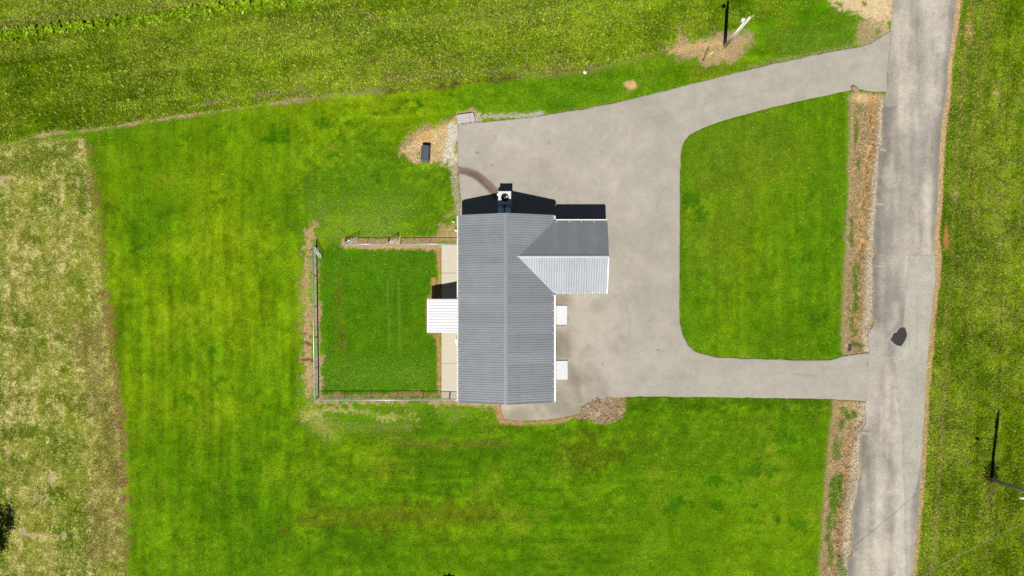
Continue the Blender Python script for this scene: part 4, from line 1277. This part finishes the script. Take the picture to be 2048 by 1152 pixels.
# doors and windows under the eaves
for y in (-5.76 + 0.0, -0.80):
    pass
def door(x, y0, y1, z0, z1, out, m, name):
    mb = MB(); mb.box(min(x, x + out * 0.05), max(x, x + out * 0.05), y0, y1, z0, z1, 0.008)
    o = mb.build(name, m, house)
    if name == 'door':
        k = MB(); k.tube((x + out * 0.05, y0 + 0.08, z0 + 1.0), (x + out * 0.11, y0 + 0.08, z0 + 1.0), 0.03, n=8); k.build('handle', M['galv'], o)
    else:
        f = MB(); xx = x + out * 0.05
        f.box(min(xx, xx + out * 0.02), max(xx, xx + out * 0.02), y0 - 0.07, y1 + 0.07, z1, z1 + 0.07); f.box(min(xx, xx + out * 0.02), max(xx, xx + out * 0.02), y0 - 0.07, y1 + 0.07, z0 - 0.07, z0)
        f.box(min(xx, xx + out * 0.02), max(xx, xx + out * 0.02), (y0 + y1) / 2 - 0.02, (y0 + y1) / 2 + 0.02, z0, z1)
        f.build('frame', M['white'], o)
    return o
door(3.125, -1.45, -0.55, 0.2, 2.25, 1, M['white'], 'door')
door(3.125, -6.85, -5.95, 0.2, 2.25, 1, M['white'], 'door')
door(-4.935, -1.6, -0.6, 0.16, 2.2, -1, M['white'], 'door')
for y in (-3.6, -8.0): door(3.125, y - 0.6, y + 0.6, 0.95, 2.15, 1, M['glass'], 'window')
for y in (-6.0, 3.0, 6.0): door(-4.935, y - 0.5, y + 0.5, 0.95, 2.15, -1, M['glass'], 'window')
gd = MB()
for k in range(4): gd.box(7.985, 8.03, 1.95, 6.65, 0.03 + k * 0.56, 0.58 + k * 0.56, 0.006)
gd.build('garage_door', M['white'], house)
# wall lamp above the garage door
wl_ = MB(); wl_.box(7.985, 8.20, 6.28, 6.40, 2.52, 2.58); wl_.tube((8.33, 6.34, 2.30), (8.33, 6.34, 2.62), 0.10, 0.05, n=12); wl_.box(8.18, 8.36, 6.31, 6.37, 2.60, 2.66)
wl_.build('wall_lamp', M['dark'], house)

# porch canopy on the west side
porch = empty('porch_canopy', (-7.0, -1.1, 0), 'small white ribbed metal canopy on posts over the west walkway', 'canopy')
PX0, PX1, PZ0, PZ1, PY0, PY1 = -5.30, -8.19, 3.15, 2.22, -2.67, 0.46
psl = (PZ0 - PZ1) / (PX0 - PX1)
me_p = bm_mesh(rib_panel((PY1 - PY0) / 4, PX0 - PX1, psl, 3, 0.045), 'roof_panel', M['porch_metal'])
for i in range(4): add_panel(me_p, PX0, PY0 + (i + 1) * (PY1 - PY0) / 4, PZ0, math.pi, porch)
fr = MB()
fr.hexa([(PX1 + 0.02, PY0 + 0.02, PZ1 - 0.13), (PX0, PY0 + 0.02, PZ0 - 0.13), (PX0, PY1 - 0.02, PZ0 - 0.13), (PX1 + 0.02, PY1 - 0.02, PZ1 - 0.13)],
        [(PX1 + 0.02, PY0 + 0.02, PZ1 - 0.015), (PX0, PY0 + 0.02, PZ0 - 0.015), (PX0, PY1 - 0.02, PZ0 - 0.015), (PX1 + 0.02, PY1 - 0.02, PZ1 - 0.015)])
fr.build('canopy_frame', M['white'], porch)
for y in (PY0 + 0.12, PY1 - 0.12):
    mb = MB(); mb.box(-8.02, -7.92, y - 0.05, y + 0.05, 0, PZ1 - 0.08, 0.01); mb.build('post', M['white'], porch)
gt = MB()
gt.box(PX1 - 0.12, PX1 - 0.105, PY0, PY1, PZ1 - 0.12, PZ1 - 0.02); gt.box(PX1 - 0.105, PX1 - 0.006, PY0, PY1, PZ1 - 0.12, PZ1 - 0.108); gt.box(PX1 - 0.018, PX1 - 0.004, PY0 + 0.003, PY1 - 0.003, PZ1 - 0.106, PZ1 - 0.03)
for i in range(6):
    y = PY0 + 0.05 + i * (PY1 - PY0 - 0.13) / 5
    gt.box(PX1 - 0.125, PX1 + 0.12, y, y + 0.03, PZ1 + 0.026 if False else PZ1 - 0.018, PZ1 - 0.008)
gt.build('gutter', M['white'], porch)

# walkway slabs
walk = empty('walkway', (-6.1, -1.7, 0)); tag(walk, kind='structure')
ys = [5.70, 2.99, 0.20, -2.75, -5.76, -9.10]
for a, b in zip(ys[:-1], ys[1:]):
    mb = MB(); mb.box(-7.19, -4.94, b + 0.012, a - 0.012, -0.05, 0.09, 0.012); mb.build('slab', M['concrete'], walk)

# stoops by the two east doors
def stoop(x0, x1, y0, y1, label, step):
    e = empty('door_stoop', ((x0 + x1) / 2, (y0 + y1) / 2, 0.03), label, 'stoop', 'concrete stoops by the east doors')
    mb = MB(); mb.box(x0, x1, y0, y1, 0.031, step, 0.015); mb.build('slab', M['stoop'], e)
    return e
s1 = stoop(3.126, 4.93, -1.99, -0.16, 'white concrete stoop nearer the wing, with rubble along its edge', 0.14)
s2 = stoop(3.126, 4.98, -7.28, -5.47, 'white concrete stoop near the lower end of the house', 0.17)
RUB = [(1112, 650.5), (1130, 650.5), (1134.6, 646), (1135, 636)]
def z_rub(u, v):
    d, _, _ = seg_dist(u, v, RUB, False)
    return (d < 2.3) & ~((u < 1133.6) & (v < 649.2))
stones('rubble_edge', None, z_rub, 1800, (1108, 1140, 630, 656), (0.015, 0.045), [C(206, 192, 164), C(182, 164, 134), C(222, 212, 192)], lambda u, v: np.full(u.shape, 0.035), s1)

# packaged air unit behind the north gable
ac = empty('air_conditioning_unit', (-1.07, 10.03, 0.03), 'boxy packaged air conditioning unit with round top fan behind the north gable', 'air conditioner')
X0, X1, Y0, Y1, ZT = -1.67, -0.47, 9.42, 10.60, 1.78
mb = MB(); mb.box(X0 - 0.12, X1 + 0.12, Y0 - 0.1, Y1 + 0.1, 0.031, 0.13, 0.01); mb.build('base_pad', M['stoop'], ac)
mb = MB(); mb.box(X0 + 0.03, X1 - 0.03, Y0 + 0.03, Y1 - 0.03, 0.131, ZT - 0.47); mb.build('cabinet', M['cabinet'], ac)
# lid with a round opening
lid = MB(); nn = 32; cx, cy, rr = -1.05, 10.02, 0.34
ring = [(cx + rr * math.cos(2 * math.pi * i / nn), cy + rr * math.sin(2 * math.pi * i / nn)) for i in range(nn)]
outer = []
for x, y in ring:
    dx, dy = x - cx, y - cy
    k = min(((X1 if dx > 0 else X0) - cx) / dx if abs(dx) > 1e-6 else 1e9, ((Y1 if dy > 0 else Y0) - cy) / dy if abs(dy) > 1e-6 else 1e9)
    outer.append((cx + dx * k, cy + dy * k))
for i in range(nn):
    j = (i + 1) % nn
    lid.quad((*ring[i], ZT), (*outer[i], ZT), (*outer[j], ZT), (*ring[j], ZT))
    lid.quad((*outer[i], ZT), (*outer[i], ZT - 0.465), (*outer[j], ZT - 0.465), (*outer[j], ZT))
for cxn, cyn in ((X0, Y0), (X1, Y0), (X1, Y1), (X0, Y1)):
    pass
lid.build('top_panel', M['cabinet'], ac)
for xa, xb, ya, yb in ((X0, X0 + 0.16, Y0, Y0 + 0.1), (X1 - 0.16, X1, Y0, Y0 + 0.1), (X1 - 0.16, X1, Y1 - 0.1, Y1), (X0, X0 + 0.16, Y1 - 0.1, Y1)):
    cp = MB(); cp.box(xa - 0.003, xb + 0.003, ya - 0.003, yb + 0.003, ZT - 0.07, ZT + 0.004); cp.build('corner_cap', M['cabinet'], ac)
fan = MB(); fan.lathe([(0.001, ZT - 0.45), (rr - 0.005, ZT - 0.45), (rr - 0.005, ZT + 0.05), (rr + 0.03, ZT + 0.05), (rr + 0.03, ZT + 0.003)], cx, cy, 32)
fo = fan.build('fan_ring', M['grille'], ac)
b_ = MB(); b_.lathe([(0.001, ZT - 0.15), (0.08, ZT - 0.16), (0.10, ZT - 0.24)], cx, cy, 16)
b_.build('fan_motor', M['chrome'], fo)
for q in range(4):
    t = q * math.pi / 2 + 0.5
    bl = MB()
    p = [Vector((cx + r_ * math.cos(t + o_), cy + r_ * math.sin(t + o_), z_)) for r_, o_, z_ in ((0.09, -0.3, ZT - 0.24), (0.31, -0.42, ZT - 0.25), (0.31, 0.42, ZT - 0.13), (0.09, 0.3, ZT - 0.18))]
    bl.hexa(p, [v_ + Vector((0, 0, 0.012)) for v_ in p]); bl.build('fan_blade', M['chrome'] if q == 0 else M['grille'], fo)
sd_ = MB(); sd_.box(X0 - 0.12, X0 - 0.004, 10.28, 10.44, 1.0, 1.42, 0.01); sd_.build('disconnect_box', M['siding'], ac)
for xa, xb in ((-1.72, -1.18), (-1.03, -0.50)):
    dt = MB()
    dt.hexa([(xa + 0.07, 9.12, 0.45), (xb - 0.03, 9.12, 0.45), (xb - 0.03, 9.45, 0.42), (xa + 0.07, 9.45, 0.42)], [(xa + 0.07, 9.12, 1.02), (xb - 0.03, 9.12, 1.02), (xb - 0.03, 9.45, 0.80), (xa + 0.07, 9.45, 0.80)])
    dt.box(xa, xb, 7.81, 9.10, 0.50, 1.18, 0.01)
    dt.box(xa - 0.02, xb + 0.02, 9.06, 9.119, 0.46, 1.20)
    dt.build('duct', M['duct'], ac)

# ------------------------------------------------------------------ chain link fences
FH = 1.20
def link_mesh_wires(mb, a, b, z0, z1, pitch=0.085, r=0.0032):
    a, b = Vector(a), Vector(b); L_ = (b - a).length; t = (b - a) / L_
    h = z1 - z0; n = int((L_ + h) / pitch)
    for sg in (1, -1):
        for i in range(n):
            s0 = -h + i * pitch + 0.02; s1 = s0 + h
            za, zb = (z0, z1) if sg > 0 else (z1, z0)
            lo, hi = max(s0, 0.0), min(s1, L_)
            if hi - lo < 0.02: continue
            f0 = (lo - s0) / h; f1 = (hi - s0) / h
            p = a + t * lo + Vector((0, 0, za + (zb - za) * f0)); q = a + t * hi + Vector((0, 0, za + (zb - za) * f1))
            mb.tube(p, q, r, n=3, caps=False)


def fence(name, label, pts, posts, end_posts):
    e = empty(name, ((pts[0][0] + pts[-1][0]) / 2, (pts[0][1] + pts[-1][1]) / 2, 0), label, 'fence', 'chain link yard fence')
    for a, b in zip(pts[:-1], pts[1:]):
        m_ = MB(); m_.tube((a[0], a[1], FH), (b[0], b[1], FH), 0.028, n=8); m_.build('top_rail', M['galv'], e, True)
        m_ = MB(); link_mesh_wires(m_, (a[0], a[1], 0), (b[0], b[1], 0), 0.03, FH - 0.01); m_.build('chain_link', M['wire'], e)
    for x, y in posts:
        m_ = MB(); m_.tube((x, y, -0.1), (x, y, FH - 0.02), 0.026, n=8); m_.lathe([(0.036, FH - 0.03), (0.036, FH + 0.03), (0.02, FH + 0.045), (0.001, FH + 0.05)], x, y, 8); m_.build('post', M['galv'], e, True)
    for x, y in end_posts:
        m_ = MB(); m_.tube((x, y, -0.1), (x, y, FH + 0.04), 0.038, n=10); m_.lathe([(0.045, FH + 0.02), (0.045, FH + 0.05), (0.03, FH + 0.08), (0.001, FH + 0.09)], x, y, 10); m_.build('end_post', M['galv'], e, True)
    return e


def gate(label, hinge, tip):
    e = empty('chain_link_gate', (hinge[0], hinge[1], 0), label, 'gate', 'gates of the yard fence')
    a, b = Vector((*hinge, 0)), Vector((*tip, 0)); t = (b - a).normalized(); a = a + t * 0.07
    z0, z1 = 0.08, FH - 0.02
    m_ = MB(); up0, up1 = Vector((0, 0, z0)), Vector((0, 0, z1))
    m_.tube(a + up0, b + up0, 0.026, n=8); m_.tube(a + up1, b + up1, 0.028, n=8); m_.tube(a + up0, a + up1, 0.026, n=8); m_.tube(b + up0, b + up1, 0.026, n=8)
    m_.build('gate_frame', M['galv'], e, True)
    m_ = MB(); link_mesh_wires(m_, a, b, z0, z1); m_.build('chain_link', M['wire'], e)
    for z in (z0 + 0.15, z1 - 0.15):
        m_ = MB(); m_.tube(a + Vector((0, 0, z)) - t * 0.09, a + Vector((0, 0, z)) + t * 0.03, 0.02, n=6); m_.build('hinge', M['galv'], e)
    m_ = MB(); m_.tube(b + Vector((0, 0, 0.75)), b + t * 0.13 + Vector((0, 0, 0.75)), 0.018, n=6); m_.tube(b + t * 0.03 + Vector((0, 0, 0.66)), b + t * 0.03 + Vector((0, 0, 0.84)), 0.02, n=6); m_.build('latch', M['galv'], e)
    return e


NWC, SWC = (-19.32, 5.60), (-19.12, -9.12)
lerp = lambda a, b, t: (a[0] + (b[0] - a[0]) * t, a[1] + (b[1] - a[1]) * t)
fence('chain_link_fence', 'west run of chain link fence along the bare soil strip', [NWC, SWC], [lerp(NWC, SWC, k / 5) for k in range(1, 5)], [NWC, SWC])
SE_ = (-6.45, -9.12)
fence('chain_link_fence', 'south run of chain link fence below the fenced lawn', [(SWC[0] + 0.04, SWC[1]), SE_], [lerp(SWC, SE_, k / 5) for k in range(1, 5)], [SE_])
fence('chain_link_fence', 'short north run of chain link fence between two open gates', [(-16.56, 5.67), (-12.38, 5.68)], [(-14.36, 5.675)], [(-16.56, 5.67), (-12.38, 5.68)])
fence('chain_link_fence', 'north run of chain link fence joining the house wall', [(-11.17, 5.68), (-4.98, 5.70)], [(-8.33, 5.69)], [(-11.17, 5.68), (-4.99, 5.70)])
gate('open chain link gate leaf hinged on the top left corner post', NWC, (-18.70, 4.42))
gate('longest open chain link gate leaf, swung out over the grass left of the middle gate', (-16.56, 5.67), (-15.22, 6.30))
gate('open chain link walk gate swung out in the middle of the north fence', (-12.38, 5.68), (-11.42, 6.20))
gate('closed chain link gate across the lower end of the walkway', SE_, (-5.05, -9.12))

# ------------------------------------------------------------------ small things by the house
uc = empty('utility_cabinet', (-5.62, -3.55, 0.09), 'small white utility cabinet against the west wall below the canopy', 'utility box')
mb = MB(); mb.box(-5.78, -5.42, -3.72, -3.36, 0.091, 0.92, 0.015); mb.build('cabinet', M['white'], uc)
mb = MB(); mb.box(-5.76, -5.44, -3.92, -3.722, 0.091, 0.55, 0.01); mb.build('side_box', M['cabinet'], uc)
mb = MB(); mb.box(-5.42, -4.935, -3.60, -3.50, 0.5, 0.6); mb.build('conduit', M['cabinet'], uc)
pv = empty('drain_pipe', (-5.55, 7.05, 0), 'white plastic drain pipe elbow sticking out at the northwest corner', 'pipe')
mb = MB(); mb.tube((-4.93, 7.05, 0.45), (-5.72, 7.05, 0.45), 0.05, n=10); mb.build('pipe', M['white'], pv, True)
mb = MB(); mb.tube((-5.78, 7.06, 0.05), (-5.78, 7.06, 0.55), 0.085, n=12); mb.build('riser', M['white'], pv, True)
co = empty('cleanout_cap', (-6.02, 7.92, 0), 'white domed cleanout cap in the grass at the northwest corner', 'cleanout')
mb = MB(); mb.lathe([(0.07, -0.05), (0.07, 0.22), (0.09, 0.22), (0.09, 0.27), (0.05, 0.33), (0.001, 0.34)], -6.02, 7.92, 12); mb.build('cap', M['white'], co, True)
mt = empty('meter_box', (-4.97, 7.5, 0), 'grey meter box on the wall beside the white drain pipe', 'meter')
mb = MB(); mb.box(-5.40, -4.935, 7.28, 7.60, 0.5, 1.1, 0.02); mb.build('box', M['dark'], mt)
mb = MB(); mb.tube((-5.2, 7.44, 0), (-5.2, 7.44, 0.5), 0.03, n=8); mb.build('conduit', M['galv'], mt)

# black chest on the dug ground
cx_, cy_ = -8.70, 14.40
ch = empty('storage_chest', (cx_, cy_, 0), 'black plastic chest standing on bare soil left of the driveway', 'chest')
tilt = -0.05
mb = MB(); mb.box(-0.36, 0.36, -0.72, 0.72, 0.0, 0.62, 0.03)
me = bpy.data.meshes.new('body'); bmesh.ops.recalc_face_normals(mb.bm, faces=mb.bm.faces); mb.bm.to_mesh(me)
link_mesh('body', me, M['black_plastic'], ch, rz=tilt)
mb = MB()
for y0, y1, h0 in ((0.47, 0.76, 0.80), (-0.76, 0.465, 0.80)):
    prof = [(-0.39, 0.63), (-0.39, 0.70), (-0.30, 0.76), (-0.1, 0.79), (0.1, 0.79), (0.30, 0.77), (0.39, 0.70), (0.39, 0.63)]
    if y0 < 0: yy = [y0, y0 + 0.10, y1]; k = [0.55, 1, 1]
    else: yy = [y0, y1]; k = [1, 0.97]
    rings = [[mb.bm.verts.new((x, y_, 0.63 + (z - 0.63) * kk)) for x, z in prof] for y_, kk in zip(yy, k)]
    for a, b in zip(rings[:-1], rings[1:]):
        for i in range(len(prof) - 1): mb.bm.faces.new((a[i], a[i + 1], b[i + 1], b[i]))
        mb.bm.faces.new((a[0], b[0], b[-1], a[-1]))
    mb.bm.faces.new(rings[0]); mb.bm.faces.new(rings[-1])
bmesh.ops.recalc_face_normals(mb.bm, faces=mb.bm.faces)
me = bpy.data.meshes.new('lid'); mb.bm.to_mesh(me); link_mesh('lid', me, M['black_plastic'], ch, rz=tilt)
for x in (-0.22, 0.22):
    mb = MB(); mb.box(x - 0.05, x + 0.05, 0.74, 0.78, 0.5, 0.66, 0.005); me = bpy.data.meshes.new('hinge'); mb.bm.to_mesh(me); link_mesh('hinge', me, M['dark'], ch, rz=tilt)

# stack of grey boards at the driveway corner
bx, by = G(932.0, 237.5)
st = empty('board_stack', (bx, by, 0), 'strapped stack of grey boards at the top left corner of the driveway', 'boards', rz=R(8))
def part_local(name, mb, m, parent):
    bmesh.ops.recalc_face_normals(mb.bm, faces=mb.bm.faces)
    me = bpy.data.meshes.new(name); mb.bm.to_mesh(me); mb.bm.free()
    return link_mesh(name, me, m, parent)
for x in (-0.6, 0.6):
    mb = MB(); mb.box(x - 0.05, x + 0.05, -0.43, 0.43, 0.0, 0.09); part_local('bearer', mb, M['wood'], st)
for lay in range(2):
    for k in range(4):
        y0 = -0.40 + k * 0.20 + (0.012 if k >= 2 else 0)
        sh = random.uniform(-0.03, 0.03)
        mb = MB(); mb.box(-0.82 + sh, 0.82 + sh, y0, y0 + 0.185, 0.091 + lay * 0.115, 0.20 + lay * 0.115 + random.uniform(0, 0.008), 0.008); part_local('board', mb, M['planks'], st)
mb = MB(); mb.box(0.40, 0.425, -0.41, 0.42, 0.322, 0.328); part_local('strap', mb, M['dark'], st)
mb = MB(); mb.path([(0.70, 0.40, 0.2), (0.74, 0.56, 0.36), (0.92, 0.60, 0.34)], 0.02, 6); part_local('bent_hook', mb, M['galv'], st)
for k in range(7):
    x = random.uniform(-0.7, 0.8); mb = MB(); mb.box(x, x + random.uniform(0.1, 0.4), -0.52 + random.uniform(-0.03, 0.02), -0.46, 0.0, 0.06, 0.005); part_local('offcut', mb, M['planks'], st)


# stones and litter
def rock(name, label, cat, u, v, r, m, flat=0.7):
    x, y = G(u, v)
    bm = bmesh.new(); bmesh.ops.create_icosphere(bm, subdivisions=2, radius=r)
    for v_ in bm.verts:
        n = 1 + 0.28 * math.sin(v_.co.x * 9 / r * 0.3 + u) * math.cos(v_.co.y * 7 / r * 0.3 + v) + random.uniform(-0.08, 0.08)
        v_.co = Vector((v_.co.x * n * 1.1, v_.co.y * n * 0.9, v_.co.z * n * flat))
    me = bpy.data.meshes.new(name); bm.to_mesh(me); bm.free()
    o = link_mesh(name, me, m, None, (x, y, r * flat * 0.35))
    return tag(o, label, cat)
rock('white_stone', 'small bright white stone in the grass at the edge of the hay field', 'stone', 1169.5, 145, 0.17, M['white_rock'])
rock('tan_boulder', 'tan boulder at the top end of the roadside ditch', 'boulder', 1709, 178, 0.32, M['rock'])

# gravel and mulch heap by the lower arm of the driveway
hx, hy = G(1205, 819)
def heap_h(u, v):
    d = np.sqrt(((u - 1205) / 46) ** 2 + ((v - 819) / 28) ** 2)
    return 0.13 * smooth(1.0, 0.1, d + 0.3 * fbm(u, v, 30, 96, 2)) * (1 + 0.6 * fbm(u, v, 18, 97, 3)) + 0.05 * fbm(u, v, 5, 98, 2)
au = np.arange(1157, 1254, 1.6); av = np.arange(788, 850, 1.6)
UU, VV = np.meshgrid(au, av); hu, hv = UU.ravel(), VV.ravel()
hz = heap_h(hu, hv)
dd_ = np.sqrt(((hu - 1205) / 46) ** 2 + ((hv - 819) / 28) ** 2)
F = grid_faces(len(au), len(av))[:, ::-1]
F = F[(dd_[F] + 0.40 * fbm(hu, hv, 26, 99, 4)[F] < 0.90).all(1)]
me = np_mesh('gravel_heap', np.stack([(hu - U0) * S - hx, (V0 - hv) * S - hy, hz + 0.0], -1), F, 4)
me.polygons.foreach_set('use_smooth', np.ones(len(me.polygons), bool))
tt = smooth(-0.4, 0.5, fbm(hu, hv, 20, 100, 4) - 0.4 * dd_ + 0.2)[:, None]
color_attr(me, 'colA', C(166, 140, 108)[None] * (1 - tt) + C(214, 194, 164)[None] * tt)
heap = tag(link_mesh('gravel_heap', me, M['blade'], None, (hx, hy, 0)), 'low heap of gravel and mulch at the corner of the driveway', 'heap')
def z_heap(u, v):
    d = np.sqrt(((u - 1205) / 46) ** 2 + ((v - 819) / 28) ** 2)
    return (d + 0.40 * fbm(u, v, 26, 99, 4) < 0.95) & (fbm(u, v, 9, 102, 2) > -0.15)
hs = stones('heap_stones', None, z_heap, 5200, (1155, 1256, 786, 852), (0.02, 0.07), [C(214, 196, 166), C(170, 146, 116), C(140, 112, 84), C(230, 214, 188), C(196, 164, 130)], lambda u, v: heap_h(u, v) + 0.01, heap)

# culvert pipe mouth under the lower driveway
cvx, cvy = G(1700, 690)
cv = MB((cvx, cvy, -0.3))
n_ = 20
for (r0, r1, ya, yb) in ((0.24, 0.24, 0.06, -5.0),):
    for i in range(n_):
        t0, t1 = 2 * math.pi * i / n_, 2 * math.pi * (i + 1) / n_
        for rr_, fl in ((0.24, 1), (0.215, -1)):
            cv.quad((cvx + rr_ * math.cos(t0), cvy + ya, -0.30 + rr_ * math.sin(t0)), (cvx + rr_ * math.cos(t1), cvy + ya, -0.30 + rr_ * math.sin(t1)), (cvx + rr_ * math.cos(t1), cvy + yb, -0.30 + rr_ * math.sin(t1)), (cvx + rr_ * math.cos(t0), cvy + yb, -0.30 + rr_ * math.sin(t0)))
        cv.quad((cvx + 0.24 * math.cos(t0), cvy + ya, -0.30 + 0.24 * math.sin(t0)), (cvx + 0.215 * math.cos(t0), cvy + ya, -0.30 + 0.215 * math.sin(t0)), (cvx + 0.215 * math.cos(t1), cvy + ya, -0.30 + 0.215 * math.sin(t1)), (cvx + 0.24 * math.cos(t1), cvy + ya, -0.30 + 0.24 * math.sin(t1)))
tag(cv.build('culvert_pipe', M['dark'], None, True, recalc=False), 'dark culvert pipe mouth at the lower end of the upper ditch', 'culvert')

# ------------------------------------------------------------------ poles and lines
def pole(name, label, u, v, h, r0, r1, m, lean=(0, 0), group=None):
    x, y = G(u, v)
    e = empty(name, (x, y, 0), label, 'utility pole', group)
    mb = MB(); mb.tube((x, y, -0.3), (x + lean[0], y + lean[1], h), r0, r1, n=14); mb.build('pole', m, e, True)
    return e, x, y


# short service pole by the upper driveway
e1, x1, y1 = pole('service_pole', 'pale wooden service pole standing in dug soil above the driveway', 1450.5, 92, 8.0, 0.15, 0.12, M['pine'], lean=(-0.35, -0.58))
lx_, ly_ = x1 - 0.31, y1 - 0.50          # where the leaning pole stands at lamp height
mb = MB(); mb.tube((x1 - 0.16, y1 - 0.02, 0.0), (x1 - 0.16 - 0.28, y1 - 0.02 - 0.46, 6.6), 0.05, n=8); mb.build('conduit', M['white'], e1, True)
lp = MB(); lp.lathe([(0.001, 7.36), (0.10, 7.34), (0.17, 7.26), (0.19, 7.10), (0.15, 7.02)], lx_ - 0.36, ly_ + 0.04, 16); lp.build('lamp_head', M['porch_metal'], e1, True)
lp = MB(); lp.tube((lx_ - 0.1, ly_ + 0.02, 7.0), (lx_ - 0.78, ly_ + 0.06, 7.08), 0.025, n=6); lp.build('lamp_arm', M['dark'], e1)
lp = MB(); lp.tube((lx_ + 0.05, ly_ + 0.05, 7.6), (lx_ + 0.35, ly_ + 0.15, 7.7), 0.02, n=6); lp.tube((lx_ + 0.35, ly_ + 0.15, 7.66), (lx_ + 0.35, ly_ + 0.15, 7.82), 0.05, n=8); lp.build('bracket', M['galv'], e1)
# guy wire with yellow guard
gx0, gy0 = G(1404.5, 123)
a_ = Vector((gx0, gy0, 0.0)); b_ = Vector((x1 - 0.32, y1 - 0.53, 7.4))
gw = empty('guy_wire', (gx0, gy0, 0), 'steel guy wire with yellow guard tube left of the service pole', 'guy wire')
mb = MB(); mb.tube(a_, b_, 0.006, n=5); mb.build('wire', M['cable'], gw)
mb = MB(); mb.tube(a_ + (b_ - a_) * 0.02, a_ + (b_ - a_) * 0.26, 0.045, n=8); mb.build('guard_tube', M['yellow'], gw, True)

# line poles along the road (one in view, its neighbours carry the wires)
LG = 'poles of the roadside power line'
def line_pole(label, u, v):
    e, x, y = pole('utility_pole', label, u, v, 10.7, 0.17, 0.12, M['wood'], group=LG)
    mb = MB(); mb.tube((x, y + 0.30, 7.75), (x, y + 0.30, 8.75), 0.20, n=14); mb.tube((x, y + 0.30, 8.75), (x, y + 0.30, 8.82), 0.20, 0.08, n=14); mb.build('transformer', M['cabinet'], e, True)
    mb = MB(); mb.tube((x, y, 6.1), (x - 0.9, y - 0.02, 6.5), 0.025, n=6); mb.tube((x - 0.9, y - 0.02, 6.5), (x - 1.65, y - 0.05, 6.52), 0.025, n=6); mb.build('lamp_arm', M['galv'], e)
    mb = MB(); mb.hexa([(x - 1.95, y - 0.17, 6.46), (x - 1.55, y - 0.15, 6.46), (x - 1.55, y + 0.05, 6.46), (x - 1.95, y + 0.07, 6.46)], [(x - 1.9, y - 0.12, 6.60), (x - 1.6, y - 0.12, 6.60), (x - 1.6, y + 0.02, 6.60), (x - 1.9, y + 0.02, 6.60)]); mb.build('lamp_head', M['porch_metal'], e)
    mb = MB(); mb.tube((x, y, 10.6), (x, y, 10.95), 0.05, 0.035, n=8); mb.build('insulator', M['cabinet'], e)
    return e, x, y
e2, x2, y2 = line_pole('weathered wooden power line pole in the grass right of the road', 1980.5, 957)
_, x3, y3 = line_pole('next power line pole up the road, beyond the upper picture edge', 2012, -150)
_, x4, y4 = line_pole('next power line pole down the road, beyond the lower picture edge', 1950, 2060)


def cable(name, label, a, b, sag, r, m=None):
    a, b = Vector(a), Vector(b); n = 24
    pts = []
    for i in range(n + 1):
        t = i / n; p = a.lerp(b, t); p.z -= sag * 4 * t * (1 - t); pts.append(p)
    mb = MB(a); mb.path(pts, r, 5)
    return tag(mb.build(name, m or M['cable']), label, 'cable', 'overhead wires of the power line')
cable('overhead_wire', 'power line wire running up the road from the pole', (x2, y2, 10.92), (x3, y3, 10.92), 0.7, 0.016, M['dark'])
cable('overhead_wire', 'power line wire running down the road from the pole', (x2, y2, 10.92), (x4, y4, 10.92), 0.7, 0.014, M['dark'])
# service drop crossing the road to a short pole outside the picture
e5, x5, y5 = pole('service_pole', 'short wooden service pole beyond the lower picture edge', 1590, 1235, 4.6, 0.13, 0.11, M['wood'])
cable('service_drop_wire', 'twisted service wire crossing the lower road corner', (x2 - 0.1, y2, 8.6), (x5, y5, 4.4), 0.55, 0.013)
# pole with crossarm whose tip shadow touches the lower edge
e6, x6, y6 = pole('crossarm_pole', 'wooden pole with a crossarm beyond the lower picture edge', 886, 1250, 8.1, 0.15, 0.11, M['wood'])
mb = MB(); mb.box(x6 - 0.55, x6 + 0.55, y6 - 0.06, y6 + 0.06, 7.72, 7.86); mb.build('crossarm', M['wood'], e6)

# ------------------------------------------------------------------ tree left of the picture (its shadow reaches in)
tx, ty = G(-36, 1100)
tree = empty('broadleaf_tree', (tx, ty, 0), 'dark broadleaf tree at the lower left whose shadow falls on the dry field', 'tree')
tk = MB(); tk.tube((tx, ty, -0.2), (tx + 0.05, ty + 0.05, 2.2), 0.20, 0.14, n=10)
limbs = []
for k in range(7):
    a = k * 0.9 + 0.3; p0 = Vector((tx + 0.05, ty + 0.05, 1.6 + 0.12 * k)); p1 = p0 + Vector((math.cos(a) * 1.5, math.sin(a) * 1.5, 1.3 + 0.2 * (k % 3)))
    tk.tube(p0, p1, 0.07, 0.025, n=6); limbs.append(p1)
tk.tube((tx + 0.05, ty + 0.05, 2.2), (tx, ty, 5.4), 0.13, 0.03, n=8)
tk.build('trunk', M['bark'], tree)
NL = 9000
cl = np.array([(rng.normal(0, 1), rng.normal(0, 1), rng.normal(0, 1)) for _ in range(46)])
cl = cl / np.linalg.norm(cl, axis=1)[:, None] * rng.uniform(0.35, 1.0, 46)[:, None] * np.array([2.75, 2.75, 2.0]) + np.array([tx, ty, 4.1])
pick = rng.integers(0, 46, NL)
cen = cl[pick] + rng.normal(0, 0.30, (NL, 3))
t1 = rng.normal(0, 1, (NL, 3)); t1 /= np.linalg.norm(t1, axis=1)[:, None]
t2_ = rng.normal(0, 1, (NL, 3)); t2_ -= (t2_ * t1).sum(1)[:, None] * t1; t2_ /= np.linalg.norm(t2_, axis=1)[:, None]
sz = rng.uniform(0.06, 0.11, NL)[:, None]
V = np.stack([cen - t1 * sz * 1.4, cen + t2_ * sz * 0.8, cen + t1 * sz * 1.4, cen - t2_ * sz * 0.8], 1).reshape(-1, 3) - np.array([tx, ty, 0])
me = np_mesh('crown', V, np.arange(4 * NL).reshape(-1, 4), 4)
link_mesh('crown', me, M['leaf'], tree)
